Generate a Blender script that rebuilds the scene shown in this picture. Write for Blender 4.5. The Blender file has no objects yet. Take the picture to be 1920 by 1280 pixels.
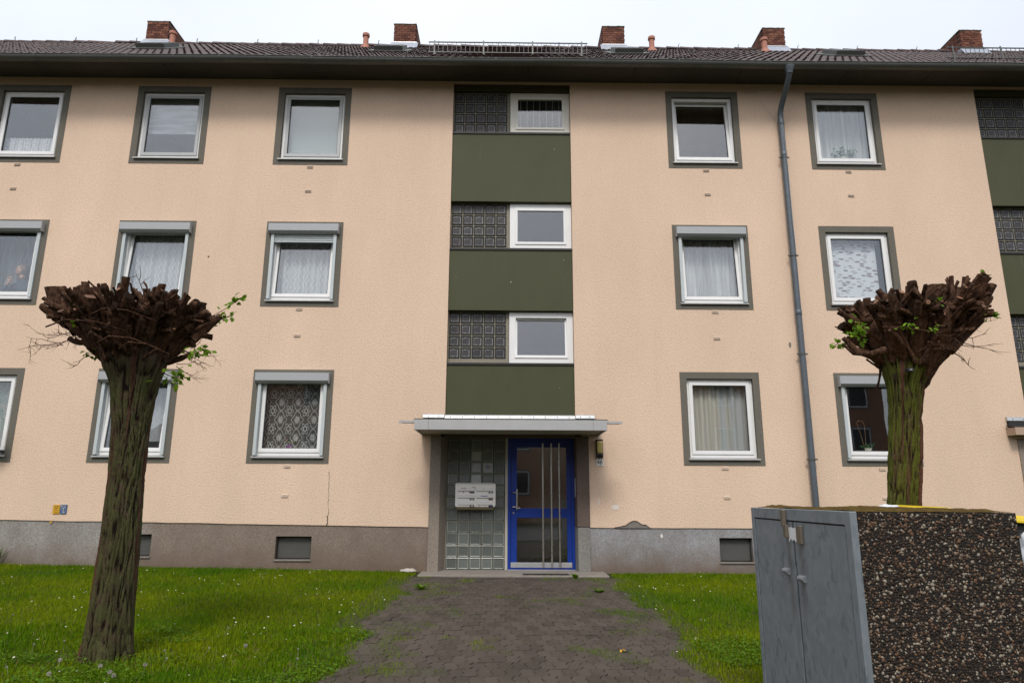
import bpy, bmesh, math, random
import numpy as np
from mathutils import Vector, Matrix, noise as mnoise
R_ = math.radians
rnd = random.Random(7)
rng = np.random.default_rng(11)
S = bpy.context.scene
COL = S.collection

# ------------------------------------------------------------------ camera
cam = bpy.data.objects.new('camera', bpy.data.cameras.new('camera'))
COL.objects.link(cam); S.camera = cam
PITCH, YAW, ROLL = 0.2249, 0.0098, 0.0043
F = Vector((math.sin(YAW)*math.cos(PITCH), math.cos(YAW)*math.cos(PITCH), math.sin(PITCH)))
rt = Vector((math.cos(YAW), -math.sin(YAW), 0)); up = rt.cross(F)
RX = rt*math.cos(ROLL)+up*math.sin(ROLL); UP = -rt*math.sin(ROLL)+up*math.cos(ROLL)
cam.matrix_world = Matrix(((RX.x, UP.x, -F.x, 0), (RX.y, UP.y, -F.y, -11.7537), (RX.z, UP.z, -F.z, 1.3252), (0, 0, 0, 1)))
cam.data.lens = 24.0; cam.data.sensor_width = 36.0; cam.data.sensor_fit = 'HORIZONTAL'
cam.data.clip_start = 0.05; cam.data.clip_end = 2000

# ------------------------------------------------------------------ world, sun, exposure
SUN_EL, SUN_AZ = 51, 188          # degrees; azimuth clockwise from +y (behind and left of the camera)
W = bpy.data.worlds.new('World'); S.world = W; W.use_nodes = True
nt = W.node_tree; nt.nodes.clear()
sky = nt.nodes.new('ShaderNodeTexSky'); sky.sky_type = 'NISHITA'; sky.sun_disc = False
sky.sun_elevation = R_(SUN_EL); sky.sun_rotation = R_(SUN_AZ); sky.air_density = 1.0; sky.dust_density = 3.0
b1 = nt.nodes.new('ShaderNodeBackground'); b1.inputs[1].default_value = 0.05
nt.links.new(sky.outputs[0], b1.inputs[0])
tc = nt.nodes.new('ShaderNodeTexCoord'); sx = nt.nodes.new('ShaderNodeSeparateXYZ'); nt.links.new(tc.outputs['Generated'], sx.inputs[0])
mr = nt.nodes.new('ShaderNodeMapRange'); mr.inputs[1].default_value = 0; mr.inputs[2].default_value = 1
mr.inputs[3].default_value = 0.38; mr.inputs[4].default_value = 0.88    # overcast: zenith brighter than the horizon
nt.links.new(sx.outputs[2], mr.inputs[0])
cn = nt.nodes.new('ShaderNodeTexNoise'); cn.inputs['Scale'].default_value = 2.2; cn.inputs['Detail'].default_value = 4
nt.links.new(tc.outputs['Generated'], cn.inputs['Vector'])
cm = nt.nodes.new('ShaderNodeMapRange'); cm.inputs[1].default_value = .3; cm.inputs[2].default_value = .7; cm.inputs[3].default_value = .93; cm.inputs[4].default_value = 1.07
nt.links.new(cn.outputs[0], cm.inputs[0])
mu = nt.nodes.new('ShaderNodeMath'); mu.operation = 'MULTIPLY'; nt.links.new(mr.outputs[0], mu.inputs[0]); nt.links.new(cm.outputs[0], mu.inputs[1])
b2 = nt.nodes.new('ShaderNodeBackground'); b2.inputs[0].default_value = (0.95, 0.97, 1.0, 1); nt.links.new(mu.outputs[0], b2.inputs[1])
ad = nt.nodes.new('ShaderNodeAddShader'); nt.links.new(b1.outputs[0], ad.inputs[0]); nt.links.new(b2.outputs[0], ad.inputs[1])
wo = nt.nodes.new('ShaderNodeOutputWorld'); nt.links.new(ad.outputs[0], wo.inputs[0])
sl = bpy.data.lights.new('sun', 'SUN'); sl.energy = 1.5; sl.angle = R_(14); sl.color = (1.0, 0.97, 0.92)
so = bpy.data.objects.new('sun', sl); COL.objects.link(so)
az = R_(SUN_AZ); el = R_(SUN_EL)
sd = Vector((math.sin(az)*math.cos(el), math.cos(az)*math.cos(el), math.sin(el)))
so.rotation_euler = sd.to_track_quat('Z', 'Y').to_euler(); so.location = sd*60
S.cycles.max_bounces = 6; S.cycles.diffuse_bounces = 3; S.cycles.glossy_bounces = 3; S.cycles.transmission_bounces = 3; S.cycles.transparent_max_bounces = 10
S.cycles.caustics_reflective = False; S.cycles.caustics_refractive = False
S.view_settings.view_transform = 'Standard'; S.view_settings.look = 'None'
S.view_settings.exposure = 0.42; S.view_settings.gamma = 1.0; S.view_settings.use_curve_mapping = False

# ------------------------------------------------------------------ object helpers
WL = {}                                             # world location of every parent
def wl(o): return WL.get(o.name, Vector((0, 0, 0)))
def attach(o, parent):
    if parent is not None:
        o.parent = parent; o.matrix_parent_inverse = Matrix.Translation(-wl(parent))
def tag(o, label, cat, group=None):
    o['label'] = label; o['category'] = cat
    if group: o['group'] = group
    return o
def empty(name, loc=(0, 0, 0), parent=None):
    o = bpy.data.objects.new(name, None); COL.objects.link(o); o.empty_display_size = .1
    o.location = loc; attach(o, parent); WL[o.name] = Vector(loc); return o
def thing(name, label, cat, loc=(0, 0, 0), group=None): return tag(empty(name, loc), label, cat, group)
def inst(name, mesh, loc, rot=(0, 0, 0), scale=(1, 1, 1), parent=None):
    o = bpy.data.objects.new(name, mesh); COL.objects.link(o)
    o.location = loc; o.rotation_euler = rot; o.scale = scale; attach(o, parent); return o

class MB:
    def __init__(s): s.v = []; s.f = []; s.m = []
    def add(s, vs, fs, mi=0):
        n = len(s.v); s.v += [tuple(p) for p in vs]
        for f in fs: s.f.append(tuple(i+n for i in f)); s.m.append(mi)
        return s
    def box(s, x0, x1, y0, y1, z0, z1, mi=0):
        vs = [(x0,y0,z0),(x1,y0,z0),(x1,y1,z0),(x0,y1,z0),(x0,y0,z1),(x1,y0,z1),(x1,y1,z1),(x0,y1,z1)]
        return s.add(vs, [(0,3,2,1),(4,5,6,7),(0,1,5,4),(1,2,6,5),(2,3,7,6),(3,0,4,7)], mi)
    def quad(s, a, b, c, d, mi=0): return s.add([a,b,c,d], [(0,1,2,3)], mi)
    def prism(s, poly, ax, a, b, mi=0):             # poly in the two other axes (cyclic order), extruded along ax
        n = len(poly)
        def P(t, q): return {'x': (t,q[0],q[1]), 'y': (q[0],t,q[1]), 'z': (q[0],q[1],t)}[ax]
        vs = [P(a,q) for q in poly]+[P(b,q) for q in poly]
        fs = [tuple(range(n))[::-1], tuple(range(n,2*n))]+[(i,(i+1)%n,n+(i+1)%n,n+i) for i in range(n)]
        return s.add(vs, fs, mi)
    def ring(s, x0, x1, z0, z1, l, r, b, t, y0, y1, mi=0):   # rectangular frame in the facade plane
        o = [(x0,z0),(x1,z0),(x1,z1),(x0,z1)]; i = [(x0+l,z0+b),(x1-r,z0+b),(x1-r,z1-t),(x0+l,z1-t)]
        vs = [(p[0],y,p[1]) for y in (y0,y1) for q in (o,i) for p in q]
        fs = []
        for k in range(4):
            j = (k+1)%4
            fs += [(k,j,4+j,4+k),(8+j,8+k,12+k,12+j),(j,k,8+k,8+j),(4+k,4+j,12+j,12+k)]
        return s.add(vs, fs, mi)
    def tube(s, pts, rad, n=10, mi=0, cap=None, wob=0):
        pts = [Vector(p) for p in pts]; k = len(pts)
        if not hasattr(rad, '__len__'): rad = [rad]*k
        prev = None; vs = []
        for i in range(k):
            t = (pts[min(i+1,k-1)]-pts[max(i-1,0)]).normalized()
            if prev is None:
                a = Vector((0,0,1)) if abs(t.z) < .9 else Vector((1,0,0)); u = t.cross(a).normalized()
            else: u = (prev-t*prev.dot(t)).normalized()
            prev = u; w = t.cross(u)
            for j in range(n):
                an = 2*math.pi*j/n; rr = rad[i]*(1+(rnd.uniform(-wob,wob) if wob else 0))
                vs.append(pts[i]+u*(rr*math.cos(an))+w*(rr*math.sin(an)))
        fs = [(i*n+j,i*n+(j+1)%n,(i+1)*n+(j+1)%n,(i+1)*n+j) for i in range(k-1) for j in range(n)]
        s.add(vs, fs, mi)
        b = len(s.v)-k*n; c = mi if cap is None else cap
        s.f.append(tuple(b+j for j in range(n))[::-1]); s.m.append(mi)
        s.f.append(tuple(b+(k-1)*n+j for j in range(n))); s.m.append(c)
        return s
    def lathe(s, prof, c, n=24, mi=0):
        vs = [(c[0]+r*math.cos(2*math.pi*j/n), c[1]+r*math.sin(2*math.pi*j/n), c[2]+z) for r,z in prof for j in range(n)]
        k = len(prof)
        return s.add(vs, [(i*n+j,i*n+(j+1)%n,(i+1)*n+(j+1)%n,(i+1)*n+j) for i in range(k-1) for j in range(n)], mi)
    def mesh(s, name, mats, smooth=False):
        me = bpy.data.meshes.new(name); me.from_pydata(s.v, [], s.f)
        for m in (mats if isinstance(mats, (list, tuple)) else [mats]): me.materials.append(m)
        if any(s.m): me.polygons.foreach_set('material_index', s.m)
        if smooth: me.polygons.foreach_set('use_smooth', [True]*len(s.f))
        me.update(); return me
    def build(s, name, mats, parent=None, smooth=False, bevel=0, sharp=None):
        o = bpy.data.objects.new(name, s.mesh(name, mats, smooth)); COL.objects.link(o); attach(o, parent)
        if bevel:
            b = o.modifiers.new('bevel', 'BEVEL'); b.width = bevel; b.segments = 2; b.limit_method = 'ANGLE'; b.angle_limit = R_(40)
        if sharp and smooth: o.data.set_sharp_from_angle(angle=R_(sharp))
        return o
def np_mesh(name, V, T, Q, mats, smooth=False, col=None):
    me = bpy.data.meshes.new(name); V = np.asarray(V, np.float32)
    me.vertices.add(len(V)); me.vertices.foreach_set('co', V.ravel())
    T = np.asarray(T, np.int32).reshape(-1, 3); Q = np.asarray(Q, np.int32).reshape(-1, 4)
    li = np.concatenate([T.ravel(), Q.ravel()]); nT, nQ = len(T), len(Q)
    me.loops.add(len(li)); me.loops.foreach_set('vertex_index', li)
    st = np.concatenate([np.arange(nT)*3, nT*3+np.arange(nQ)*4]).astype(np.int32)
    me.polygons.add(nT+nQ); me.polygons.foreach_set('loop_start', st)
    if smooth: me.polygons.foreach_set('use_smooth', np.ones(nT+nQ, bool))
    for m in (mats if isinstance(mats, (list, tuple)) else [mats]): me.materials.append(m)
    if col is not None:
        a = me.color_attributes.new('tint', 'FLOAT_COLOR', 'POINT'); a.data.foreach_set('color', np.asarray(col, np.float32).ravel())
    me.update(calc_edges=True); me.validate(); return me
def nobj(name, me, parent=None):
    o = bpy.data.objects.new(name, me); COL.objects.link(o); attach(o, parent); return o
def text(body, size, loc, mat, parent, name='lettering', align='CENTER'):
    c = bpy.data.curves.new(name, 'FONT'); c.body = body; c.size = size; c.extrude = .0008; c.align_x = align; c.align_y = 'CENTER'
    c.materials.append(mat); o = bpy.data.objects.new(name, c); COL.objects.link(o)
    bpy.context.view_layer.update()
    me = bpy.data.meshes.new_from_object(o.evaluated_get(bpy.context.evaluated_depsgraph_get())); me.name = name
    bpy.data.objects.remove(o); m = bpy.data.objects.new(name, me); COL.objects.link(m)
    if not me.materials: me.materials.append(mat)
    m.location = loc; m.rotation_euler = (R_(90), 0, 0); attach(m, parent); return m

# ------------------------------------------------------------------ materials
class G:
    def __init__(s, name):
        s.m = bpy.data.materials.new(name); s.m.use_nodes = True; s.t = s.m.node_tree; s.t.nodes.clear()
        s.out = s.n('ShaderNodeOutputMaterial'); s._tc = None
    def n(s, typ, **kw):
        d = s.t.nodes.new(typ)
        for k, v in kw.items(): setattr(d, k, v)
        return d
    def put(s, inp, v):
        if v is None: return
        if isinstance(v, bpy.types.NodeSocket): s.t.links.new(v, inp)
        elif hasattr(v, '__len__') and inp.type == 'RGBA' and len(v) == 3: inp.default_value = (*v, 1)
        else: inp.default_value = v
    def co(s, kind='Object'):
        if s._tc is None: s._tc = s.n('ShaderNodeTexCoord')
        return s._tc.outputs[kind]
    def map(s, vec, scale=(1,1,1), loc=(0,0,0), rot=(0,0,0)):
        d = s.n('ShaderNodeMapping'); s.put(d.inputs[0], vec); d.inputs['Scale'].default_value = scale; d.inputs['Location'].default_value = loc; d.inputs['Rotation'].default_value = rot
        return d.outputs[0]
    def noise(s, vec, scale, detail=4, rough=.55, dist=0):
        d = s.n('ShaderNodeTexNoise'); s.put(d.inputs['Vector'], vec); d.inputs['Scale'].default_value = scale
        d.inputs['Detail'].default_value = detail; d.inputs['Roughness'].default_value = rough; d.inputs['Distortion'].default_value = dist
        return d.outputs[0]
    def vor(s, vec, scale, feat='F1', out='Distance', rand=1):
        d = s.n('ShaderNodeTexVoronoi'); d.feature = feat; s.put(d.inputs['Vector'], vec); d.inputs['Scale'].default_value = scale; d.inputs['Randomness'].default_value = rand
        return d.outputs[out]
    def ramp(s, v, stops):
        d = s.n('ShaderNodeValToRGB'); s.put(d.inputs[0], v); e = d.color_ramp.elements
        while len(e) < len(stops): e.new(.5)
        for q, (p, c) in zip(e, stops): q.position = p; q.color = (c, c, c, 1) if not hasattr(c, '__len__') else (*c, 1)
        return d.outputs[0]
    def mix(s, f, a, b, mode='MIX'):
        d = s.n('ShaderNodeMix', data_type='RGBA', blend_type=mode); s.put(d.inputs[0], f); s.put(d.inputs[6], a); s.put(d.inputs[7], b); return d.outputs[2]
    def math(s, op, a, b=None, c=None):
        d = s.n('ShaderNodeMath', operation=op); s.put(d.inputs[0], a); s.put(d.inputs[1], b)
        if c is not None: s.put(d.inputs[2], c)
        return d.outputs[0]
    def mr(s, v, a, b, c=0., d=1.):
        q = s.n('ShaderNodeMapRange'); s.put(q.inputs[0], v)
        for i, x in enumerate((a, b, c, d)): q.inputs[i+1].default_value = x
        return q.outputs[0]
    def xyz(s, vec):
        d = s.n('ShaderNodeSeparateXYZ'); s.put(d.inputs[0], vec); return d.outputs
    def bump(s, h, strength=.5, dist=.01, nrm=None):
        d = s.n('ShaderNodeBump'); s.put(d.inputs['Height'], h); d.inputs['Strength'].default_value = strength; d.inputs['Distance'].default_value = dist
        if nrm is not None: s.put(d.inputs['Normal'], nrm)
        return d.outputs[0]
    def bsdf(s, base, rough=.6, metal=0, spec=.5, nrm=None, trans=None, **kw):
        d = s.n('ShaderNodeBsdfPrincipled'); s.put(d.inputs['Base Color'], base); s.put(d.inputs['Roughness'], rough); s.put(d.inputs['Metallic'], metal)
        d.inputs['Specular IOR Level'].default_value = spec
        if nrm is not None: s.put(d.inputs['Normal'], nrm)
        for k, v in kw.items(): s.put(d.inputs[k], v)
        return d.outputs[0]
    def fin(s, sh): s.t.links.new(sh, s.out.inputs[0]); return s.m
    def oran(s): return s.n('ShaderNodeObjectInfo').outputs['Random']
    def isl(s): return s.n('ShaderNodeNewGeometry').outputs['Random Per Island']

def simple(name, base, rough=.6, metal=0, spec=.5, var=.12, scale=6, bump=0, bscale=60, bdist=.002):
    g = G(name); c = g.co(); n = g.noise(c, scale, 5)
    b = g.mix(n, tuple(x*(1-var) for x in base), tuple(min(1, x*(1+var)) for x in base))
    nr = g.bump(g.noise(c, bscale, 3), bump, bdist) if bump else None
    return g.fin(g.bsdf(b, rough, metal, spec, nr))

def m_plaster(name, base, stain=.09, bs=.008):
    g = G(name); c = g.co()
    fine = g.noise(c, 40, 3, .6)
    big = g.noise(g.map(c, (.55, 1, .22)), 1.3, 4, .6)
    col = g.mix(g.mr(big, .3, .75), tuple(x*(1-stain) for x in base), tuple(x*1.04 for x in base))
    pit = g.ramp(fine, [(.34, .84), (.52, 1.0)])
    col = g.mix(1., col, pit, 'MULTIPLY')
    str_ = g.ramp(g.noise(g.map(c, (3.2, 3.2, .10)), 2.2, 3, .65), [(.54, 0), (.78, .5)])
    col = g.mix(g.math('MULTIPLY', str_, .16), col, (base[0]*.62, base[1]*.6, base[2]*.58))
    return g.fin(g.bsdf(col, .9, 0, .2, g.bump(fine, 1., bs)))
M = {}
M['plaster'] = m_plaster('peach_plaster', (.735, .548, .412))
M['surround'] = m_plaster('taupe_paint', (.150, .139, .115), .06, .004)
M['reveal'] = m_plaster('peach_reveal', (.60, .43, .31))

g = G('green_panel'); c = g.co()
col = g.mix(g.noise(g.map(c, (1, 1, .5)), 2.5, 6, .65), (.047, .052, .021), (.072, .073, .037))
dr = g.ramp(g.noise(g.map(c, (14, 14, .5)), 1.6, 3, .5), [(.72, 0), (.76, 1)])
col = g.mix(g.math('MULTIPLY', dr, .22), col, (.32, .33, .27))
M['green'] = g.fin(g.bsdf(col, .65, 0, .3, g.bump(g.noise(c, 90, 3), .25, .003)))
M['pvc'] = simple('white_window_plastic', (.78, .78, .77), .32, var=.05, scale=4)
M['pvc_old'] = simple('cream_window_plastic', (.70, .68, .60), .4, var=.07, scale=4)
M['seal'] = simple('dark_rubber_seal', (.03, .03, .032), .6)
M['greysash'] = simple('grey_sash_profile', (.42, .43, .43), .4, var=.05)
M['shutter'] = simple('grey_shutter_metal', (.36, .37, .38), .42, var=.06, scale=9)
M['rail'] = simple('light_grey_rail', (.48, .52, .53), .4, var=.05)
M['sill'] = simple('metal_sill', (.42, .42, .41), .45, .3, var=.15, scale=12)
M['dark'] = simple('dark_flashing', (.018, .016, .014), .6)
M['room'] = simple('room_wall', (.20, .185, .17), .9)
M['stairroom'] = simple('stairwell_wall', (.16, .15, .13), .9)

g = G('window_glass'); fr = g.n('ShaderNodeLayerWeight'); fr.inputs[0].default_value = .5
c = g.co(); nr = g.bump(g.noise(c, 1.6, 1, .3), .08, .01)
gl = g.n('ShaderNodeBsdfGlossy'); gl.inputs['Roughness'].default_value = .004; gl.inputs['Color'].default_value = (.93, .96, 1, 1); g.put(gl.inputs['Normal'], nr)
tr = g.n('ShaderNodeBsdfTransparent'); tr.inputs[0].default_value = (.975, .985, .98, 1)
mx = g.n('ShaderNodeMixShader'); g.put(mx.inputs[0], g.math('MULTIPLY_ADD', g.math('POWER', fr.outputs['Facing'], 4.), .85, .095)); g.t.links.new(tr.outputs[0], mx.inputs[1]); g.t.links.new(gl.outputs[0], mx.inputs[2])
M['glass'] = g.fin(mx.outputs[0])

def m_block(name, dark, light, ribs):
    g = G(name); c = g.co(); x = g.xyz(c)
    if ribs:
        w = g.n('ShaderNodeTexWave', bands_direction='Z'); g.put(w.inputs[0], c); w.inputs['Scale'].default_value = 22; w.inputs['Distortion'].default_value = 1.0
        h = w.outputs[1]; col = g.mix(h, dark, light)
    else:
        h = g.vor(c, 62, rand=0.0); col = g.mix(g.mr(h, .2, .6), light, dark)
    mxa = g.math('MAXIMUM', g.math('ABSOLUTE', x[0]), g.math('ABSOLUTE', x[2]))
    if not ribs:   # dashed bright ring moulded near the block's edge
        d1 = g.math('LESS_THAN', g.math('ABSOLUTE', g.math('SUBTRACT', mxa, .060)), .0035)
        das = g.noise(c, 55, 1)
        col = g.mix(g.math('MULTIPLY', d1, g.mr(das, .42, .6)), col, (.46, .47, .46))
    if ribs:
        ln = g.math('LESS_THAN', g.math('ABSOLUTE', g.math('SUBTRACT', mxa, .081)), .0045); col = g.mix(ln, col, (.40, .44, .40))
        col = g.mix(g.math('GREATER_THAN', mxa, .088), col, (.04, .048, .044))
    else: col = g.mix(g.math('GREATER_THAN', mxa, .080), col, (.05, .052, .048))
    r = g.oran(); col = g.mix(g.math('MULTIPLY', r, .5), col, tuple(q*.55 for q in dark))
    return g.fin(g.bsdf(col, .15 if ribs else .4, 0, .5 if ribs else .25, g.bump(h, .35, .004)))
M['block'] = m_block('patterned_glass_block', (.045, .043, .046), (.085, .082, .086), False)
M['ribblock'] = m_block('ribbed_glass_block', (.065, .074, .066), (.21, .23, .21), True)
M['paleblock'] = m_block('pale_ribbed_glass_block', (.26, .27, .255), (.5, .52, .49), True)
M['joint'] = simple('block_mortar', (.25, .228, .178), .9, var=.25, scale=20)

def m_metal(name, base, rough=.45, metal=.6):
    g = G(name); c = g.co(); n = g.noise(g.map(c, (1, 1, 1)), 3, 6, .65); n2 = g.noise(c, 18, 4)
    col = g.mix(n, tuple(x*.7 for x in base), tuple(x*1.25 for x in base)); col = g.mix(g.mr(n2, .5, .8, 0, .3), col, tuple(x*.5 for x in base))
    return g.fin(g.bsdf(col, g.mr(n2, .2, .8, rough-.1, rough+.15), metal, .5))
M['gutter'] = m_metal('weathered_zinc_gutter', (.105, .11, .102), .5, .35)
M['pipe'] = m_metal('painted_zinc_pipe', (.105, .125, .145), .5, .3)
M['guard'] = m_metal('dull_zinc_guard', (.11, .112, .11), .5, .5)
M['zinc'] = m_metal('bright_zinc', (.50, .51, .52), .4, .6)
M['flash'] = m_metal('lead_flashing', (.34, .37, .43), .5, .4)
M['steel'] = m_metal('stainless_steel', (.46, .43, .39), .3, .85)
M['canopy'] = simple('grey_canopy_sheet', (.40, .40, .40), .5, .1, var=.12, scale=5)
M['canopy_soffit'] = simple('canopy_soffit', (.34, .32, .27), .8)
M['pinkboard'] = simple('pinkish_fascia_board', (.42, .30, .22), .7)
M['soffit'] = simple('dark_eaves_board', (.052, .043, .036), .8, var=.3, scale=3, bump=.3, bscale=20)

g = G('roof_tile_clay'); c = g.co(); r = g.oran(); i = g.isl()
rr = g.math('FRACT', g.math('ADD', r, g.math('MULTIPLY', i, 3.7)))
col = g.mix(rr, (.040, .023, .020), (.080, .048, .042))
wc = g.n('ShaderNodeNewGeometry').outputs['Position']
col = g.mix(g.mr(g.noise(wc, 9, 6, .7), .52, .74, 0, .4), col, (.10, .09, .078))
col = g.mix(g.mr(g.noise(wc, 45, 3, .6), .64, .72, 0, .7), col, (.20, .19, .165))
M['tile'] = g.fin(g.bsdf(col, .55, 0, .22, g.bump(g.noise(wc, 120, 3), .4, .003)))

g = G('chimney_brick'); c = g.co(); r = g.oran(); i = g.isl(); wc = g.n('ShaderNodeNewGeometry').outputs['Position']
rr = g.math('FRACT', g.math('ADD', r, g.math('MULTIPLY', i, 5.3)))
col = g.ramp(rr, [(0, (.075, .030, .022)), (.45, (.145, .055, .036)), (1, (.215, .095, .060))])
col = g.mix(g.mr(g.noise(wc, 14, 5, .7), .5, .8, 0, .8), col, (.045, .035, .03))
M['brick'] = g.fin(g.bsdf(col, .85, 0, .2, g.bump(g.noise(wc, 80, 4), .5, .006)))
M['mortar'] = simple('old_mortar', (.11, .095, .085), .95, var=.3, scale=18)
M['capstone'] = simple('mossy_cap', (.060, .055, .035), .95, var=.5, scale=20, bump=.6, bscale=40, bdist=.01)
M['terracotta'] = simple('terracotta', (.36, .15, .10), .75, var=.2, scale=10)

def m_speck(name, base, lo, hi, zone=None):
    g = G(name); c = g.co()
    v = g.vor(c, 95, out='Color'); sp = g.xyz(v)[0]
    col = g.mix(sp, lo, hi)
    col = g.mix(.45, col, base)
    if zone:
        x = g.xyz(c)
        nz = g.math('ADD', x[0], g.math('MULTIPLY', g.math('SUBTRACT', g.noise(c, 2.5, 4), .5), .8))
        left = g.mr(nz, -6.3, -5.7, 1, 0); right = g.mr(x[0], 1.2, 1.3)
        col = g.mix(left, col, g.mix(sp, (.21, .20, .185), (.41, .395, .365)))
        rc = g.mix(sp, (.18, .185, .195), (.46, .46, .47)); rc = g.mix(.3, rc, (.31, .315, .33))
        col = g.mix(right, col, rc)
        drt = g.mr(g.math('ADD', x[2], g.math('MULTIPLY', g.noise(c, 3, 5), .5)), .40, .85, .85, 0)
        col = g.mix(drt, col, (.155, .105, .075))
    st = g.mr(g.noise(g.map(c, (1.2, 1.2, .5)), 2.2, 6, .65), .3, .7)
    col = g.mix(g.math('MULTIPLY', g.math('SUBTRACT', 1., st), .5), col, tuple(q*.6 for q in base))
    return g.fin(g.bsdf(col, .9, 0, .25, g.bump(g.noise(c, 110, 3), .8, .006)))
M['plinth'] = m_speck('washed_plinth', (.225, .177, .143), (.125, .095, .075), (.36, .30, .25), True)
M['pier'] = m_speck('terrazzo_pier', (.27, .225, .185), (.17, .135, .105), (.40, .35, .30))
M['pier_dark'] = m_speck('brown_terrazzo_pier', (.135, .10, .082), (.08, .055, .047), (.21, .165, .14))
M['pier_grey'] = m_speck('grey_terrazzo_pier', (.23, .22, .20), (.12, .115, .11), (.36, .35, .33))
M['concrete'] = m_speck('step_concrete', (.25, .22, .19), (.18, .16, .14), (.33, .30, .26))
M['blue'] = simple('blue_door_paint', (.005, .034, .25), .38, var=.15, scale=3)
M['post'] = simple('cream_post', (.46, .43, .37), .5)
M['mailbox'] = simple('cream_mailbox_enamel', (.82, .80, .76), .38, var=.05, scale=8)
M['mailflap'] = simple('mailbox_flap', (.76, .75, .72), .4, var=.06)
M['black'] = simple('black_plastic', (.012, .012, .012), .45)
M['white'] = simple('white_enamel', (.75, .75, .72), .35, var=.06)
M['lampglass'] = simple('yellowed_lamp_cover', (.46, .36, .13), .3, var=.1)
M['yellow_sign'] = simple('yellow_sign', (.56, .30, .015), .45, var=.15, scale=30)
M['blue_sign'] = simple('blue_sign', (.055, .10, .20), .45, var=.15, scale=30)
M['brownbox'] = simple('brown_underside', (.15, .12, .06), .7)
M['bluepaper'] = simple('blue_marker', (.05, .06, .35), .7)
M['rust'] = simple('rusty_stain', (.30, .17, .09), .8)
M['crack'] = simple('crack_shadow', (.10, .075, .055), .95)
M['rubble'] = simple('exposed_render', (.20, .18, .16), .95, var=.3, scale=25, bump=.8, bscale=45, bdist=.01)
M['chalk'] = simple('white_scuff', (.72, .66, .60), .9)
M['stone'] = simple('pale_stone', (.42, .38, .34), .9, var=.2, scale=18, bump=.4)
M['mesh_wire'] = simple('grey_wire', (.22, .22, .21), .5, .3)
M['vent'] = simple('vent_louver', (.68, .54, .42), .7, var=.15)
M['crease'] = simple('vent_shadow', (.16, .12, .09), .9)

def m_cloth(name, base, alpha, pattern=None, trans=.15):
    g = G(name); c = g.co(); x = g.xyz(c)
    col = base; a = alpha
    if pattern: col, a = pattern(g, c, x, base, alpha)
    df = g.n('ShaderNodeBsdfDiffuse'); g.put(df.inputs[0], col if isinstance(col, bpy.types.NodeSocket) else (*col, 1))
    tl = g.n('ShaderNodeBsdfTranslucent'); g.put(tl.inputs[0], col if isinstance(col, bpy.types.NodeSocket) else (*col, 1))
    m1 = g.n('ShaderNodeMixShader'); m1.inputs[0].default_value = trans; g.t.links.new(df.outputs[0], m1.inputs[1]); g.t.links.new(tl.outputs[0], m1.inputs[2])
    tr = g.n('ShaderNodeBsdfTransparent'); m2 = g.n('ShaderNodeMixShader'); g.put(m2.inputs[0], a)
    g.t.links.new(tr.outputs[0], m2.inputs[1]); g.t.links.new(m1.outputs[0], m2.inputs[2]); return g.fin(m2.outputs[0])
def p_wave(g, c, x, base, al):
    ph = g.math('MULTIPLY', g.math('SINE', g.math('MULTIPLY', x[2], 42)), .016)
    s1 = g.math('ABSOLUTE', g.math('SINE', g.math('MULTIPLY', g.math('ADD', x[0], ph), 38)))
    ln = g.mr(s1, .0, .32, 1, 0)
    nz = g.mr(g.noise(c, 42, 2), .45, .62)
    return g.mix(ln, base, (.85, .88, .9)), g.math('MULTIPLY_ADD', g.math('MAXIMUM', ln, g.math('MULTIPLY', nz, .3)), 1-al, al)
def p_damask(g, c, x, base, al):
    tot = None
    for ox, oz in ((0, 0), (.5, .5)):
        u = g.math('SUBTRACT', g.math('FRACT', g.math('ADD', g.math('DIVIDE', x[0], .29), ox)), .5)
        v = g.math('SUBTRACT', g.math('FRACT', g.math('ADD', g.math('DIVIDE', x[2], .31), oz)), .5)
        r = g.math('SQRT', g.math('ADD', g.math('MULTIPLY', u, u), g.math('MULTIPLY', g.math('MULTIPLY', v, v), .55)))
        th = g.math('ARCTAN2', v, u)
        if ox == 0:
            ed = g.math('MULTIPLY_ADD', g.math('COSINE', g.math('MULTIPLY', th, 10)), .035, .155)
            a1 = g.math('LESS_THAN', r, ed); hol = g.mr(g.noise(c, 95, 2), .42, .5, .25, 1); a1 = g.math('MULTIPLY', a1, hol)
            a2 = g.math('LESS_THAN', g.math('ABSOLUTE', g.math('SUBTRACT', r, g.math('MULTIPLY_ADD', g.math('COSINE', g.math('MULTIPLY', th, 4)), .05, .30))), .015)
        else:
            a1 = g.math('LESS_THAN', g.math('ABSOLUTE', g.math('SUBTRACT', r, .10)), .020)
            a2 = g.math('LESS_THAN', g.math('ABSOLUTE', g.math('SUBTRACT', r, g.math('MULTIPLY_ADD', g.math('COSINE', g.math('MULTIPLY', th, 6)), .05, .20))), .018)
        a = g.math('MAXIMUM', a1, a2); tot = a if tot is None else g.math('MAXIMUM', tot, a)
    return base, g.math('MULTIPLY_ADD', tot, .62-al, al)
def p_leaf(g, c, x, base, al):
    m = g.map(c, (6, 1, 17), rot=(0, R_(50), 0)); v1 = g.vor(m, 1.0, rand=.8)
    m2 = g.map(c, (6, 1, 17), loc=(.4, 0, .3), rot=(0, R_(-20), 0)); v2 = g.vor(m2, 1.0, rand=.8)
    l = g.math('MAXIMUM', g.mr(v1, .29, .34, 1, 0), g.math('MULTIPLY', g.mr(v2, .26, .31, 1, 0), .6))
    return g.mix(l, base, (.24, .19, .22)), al
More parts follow.
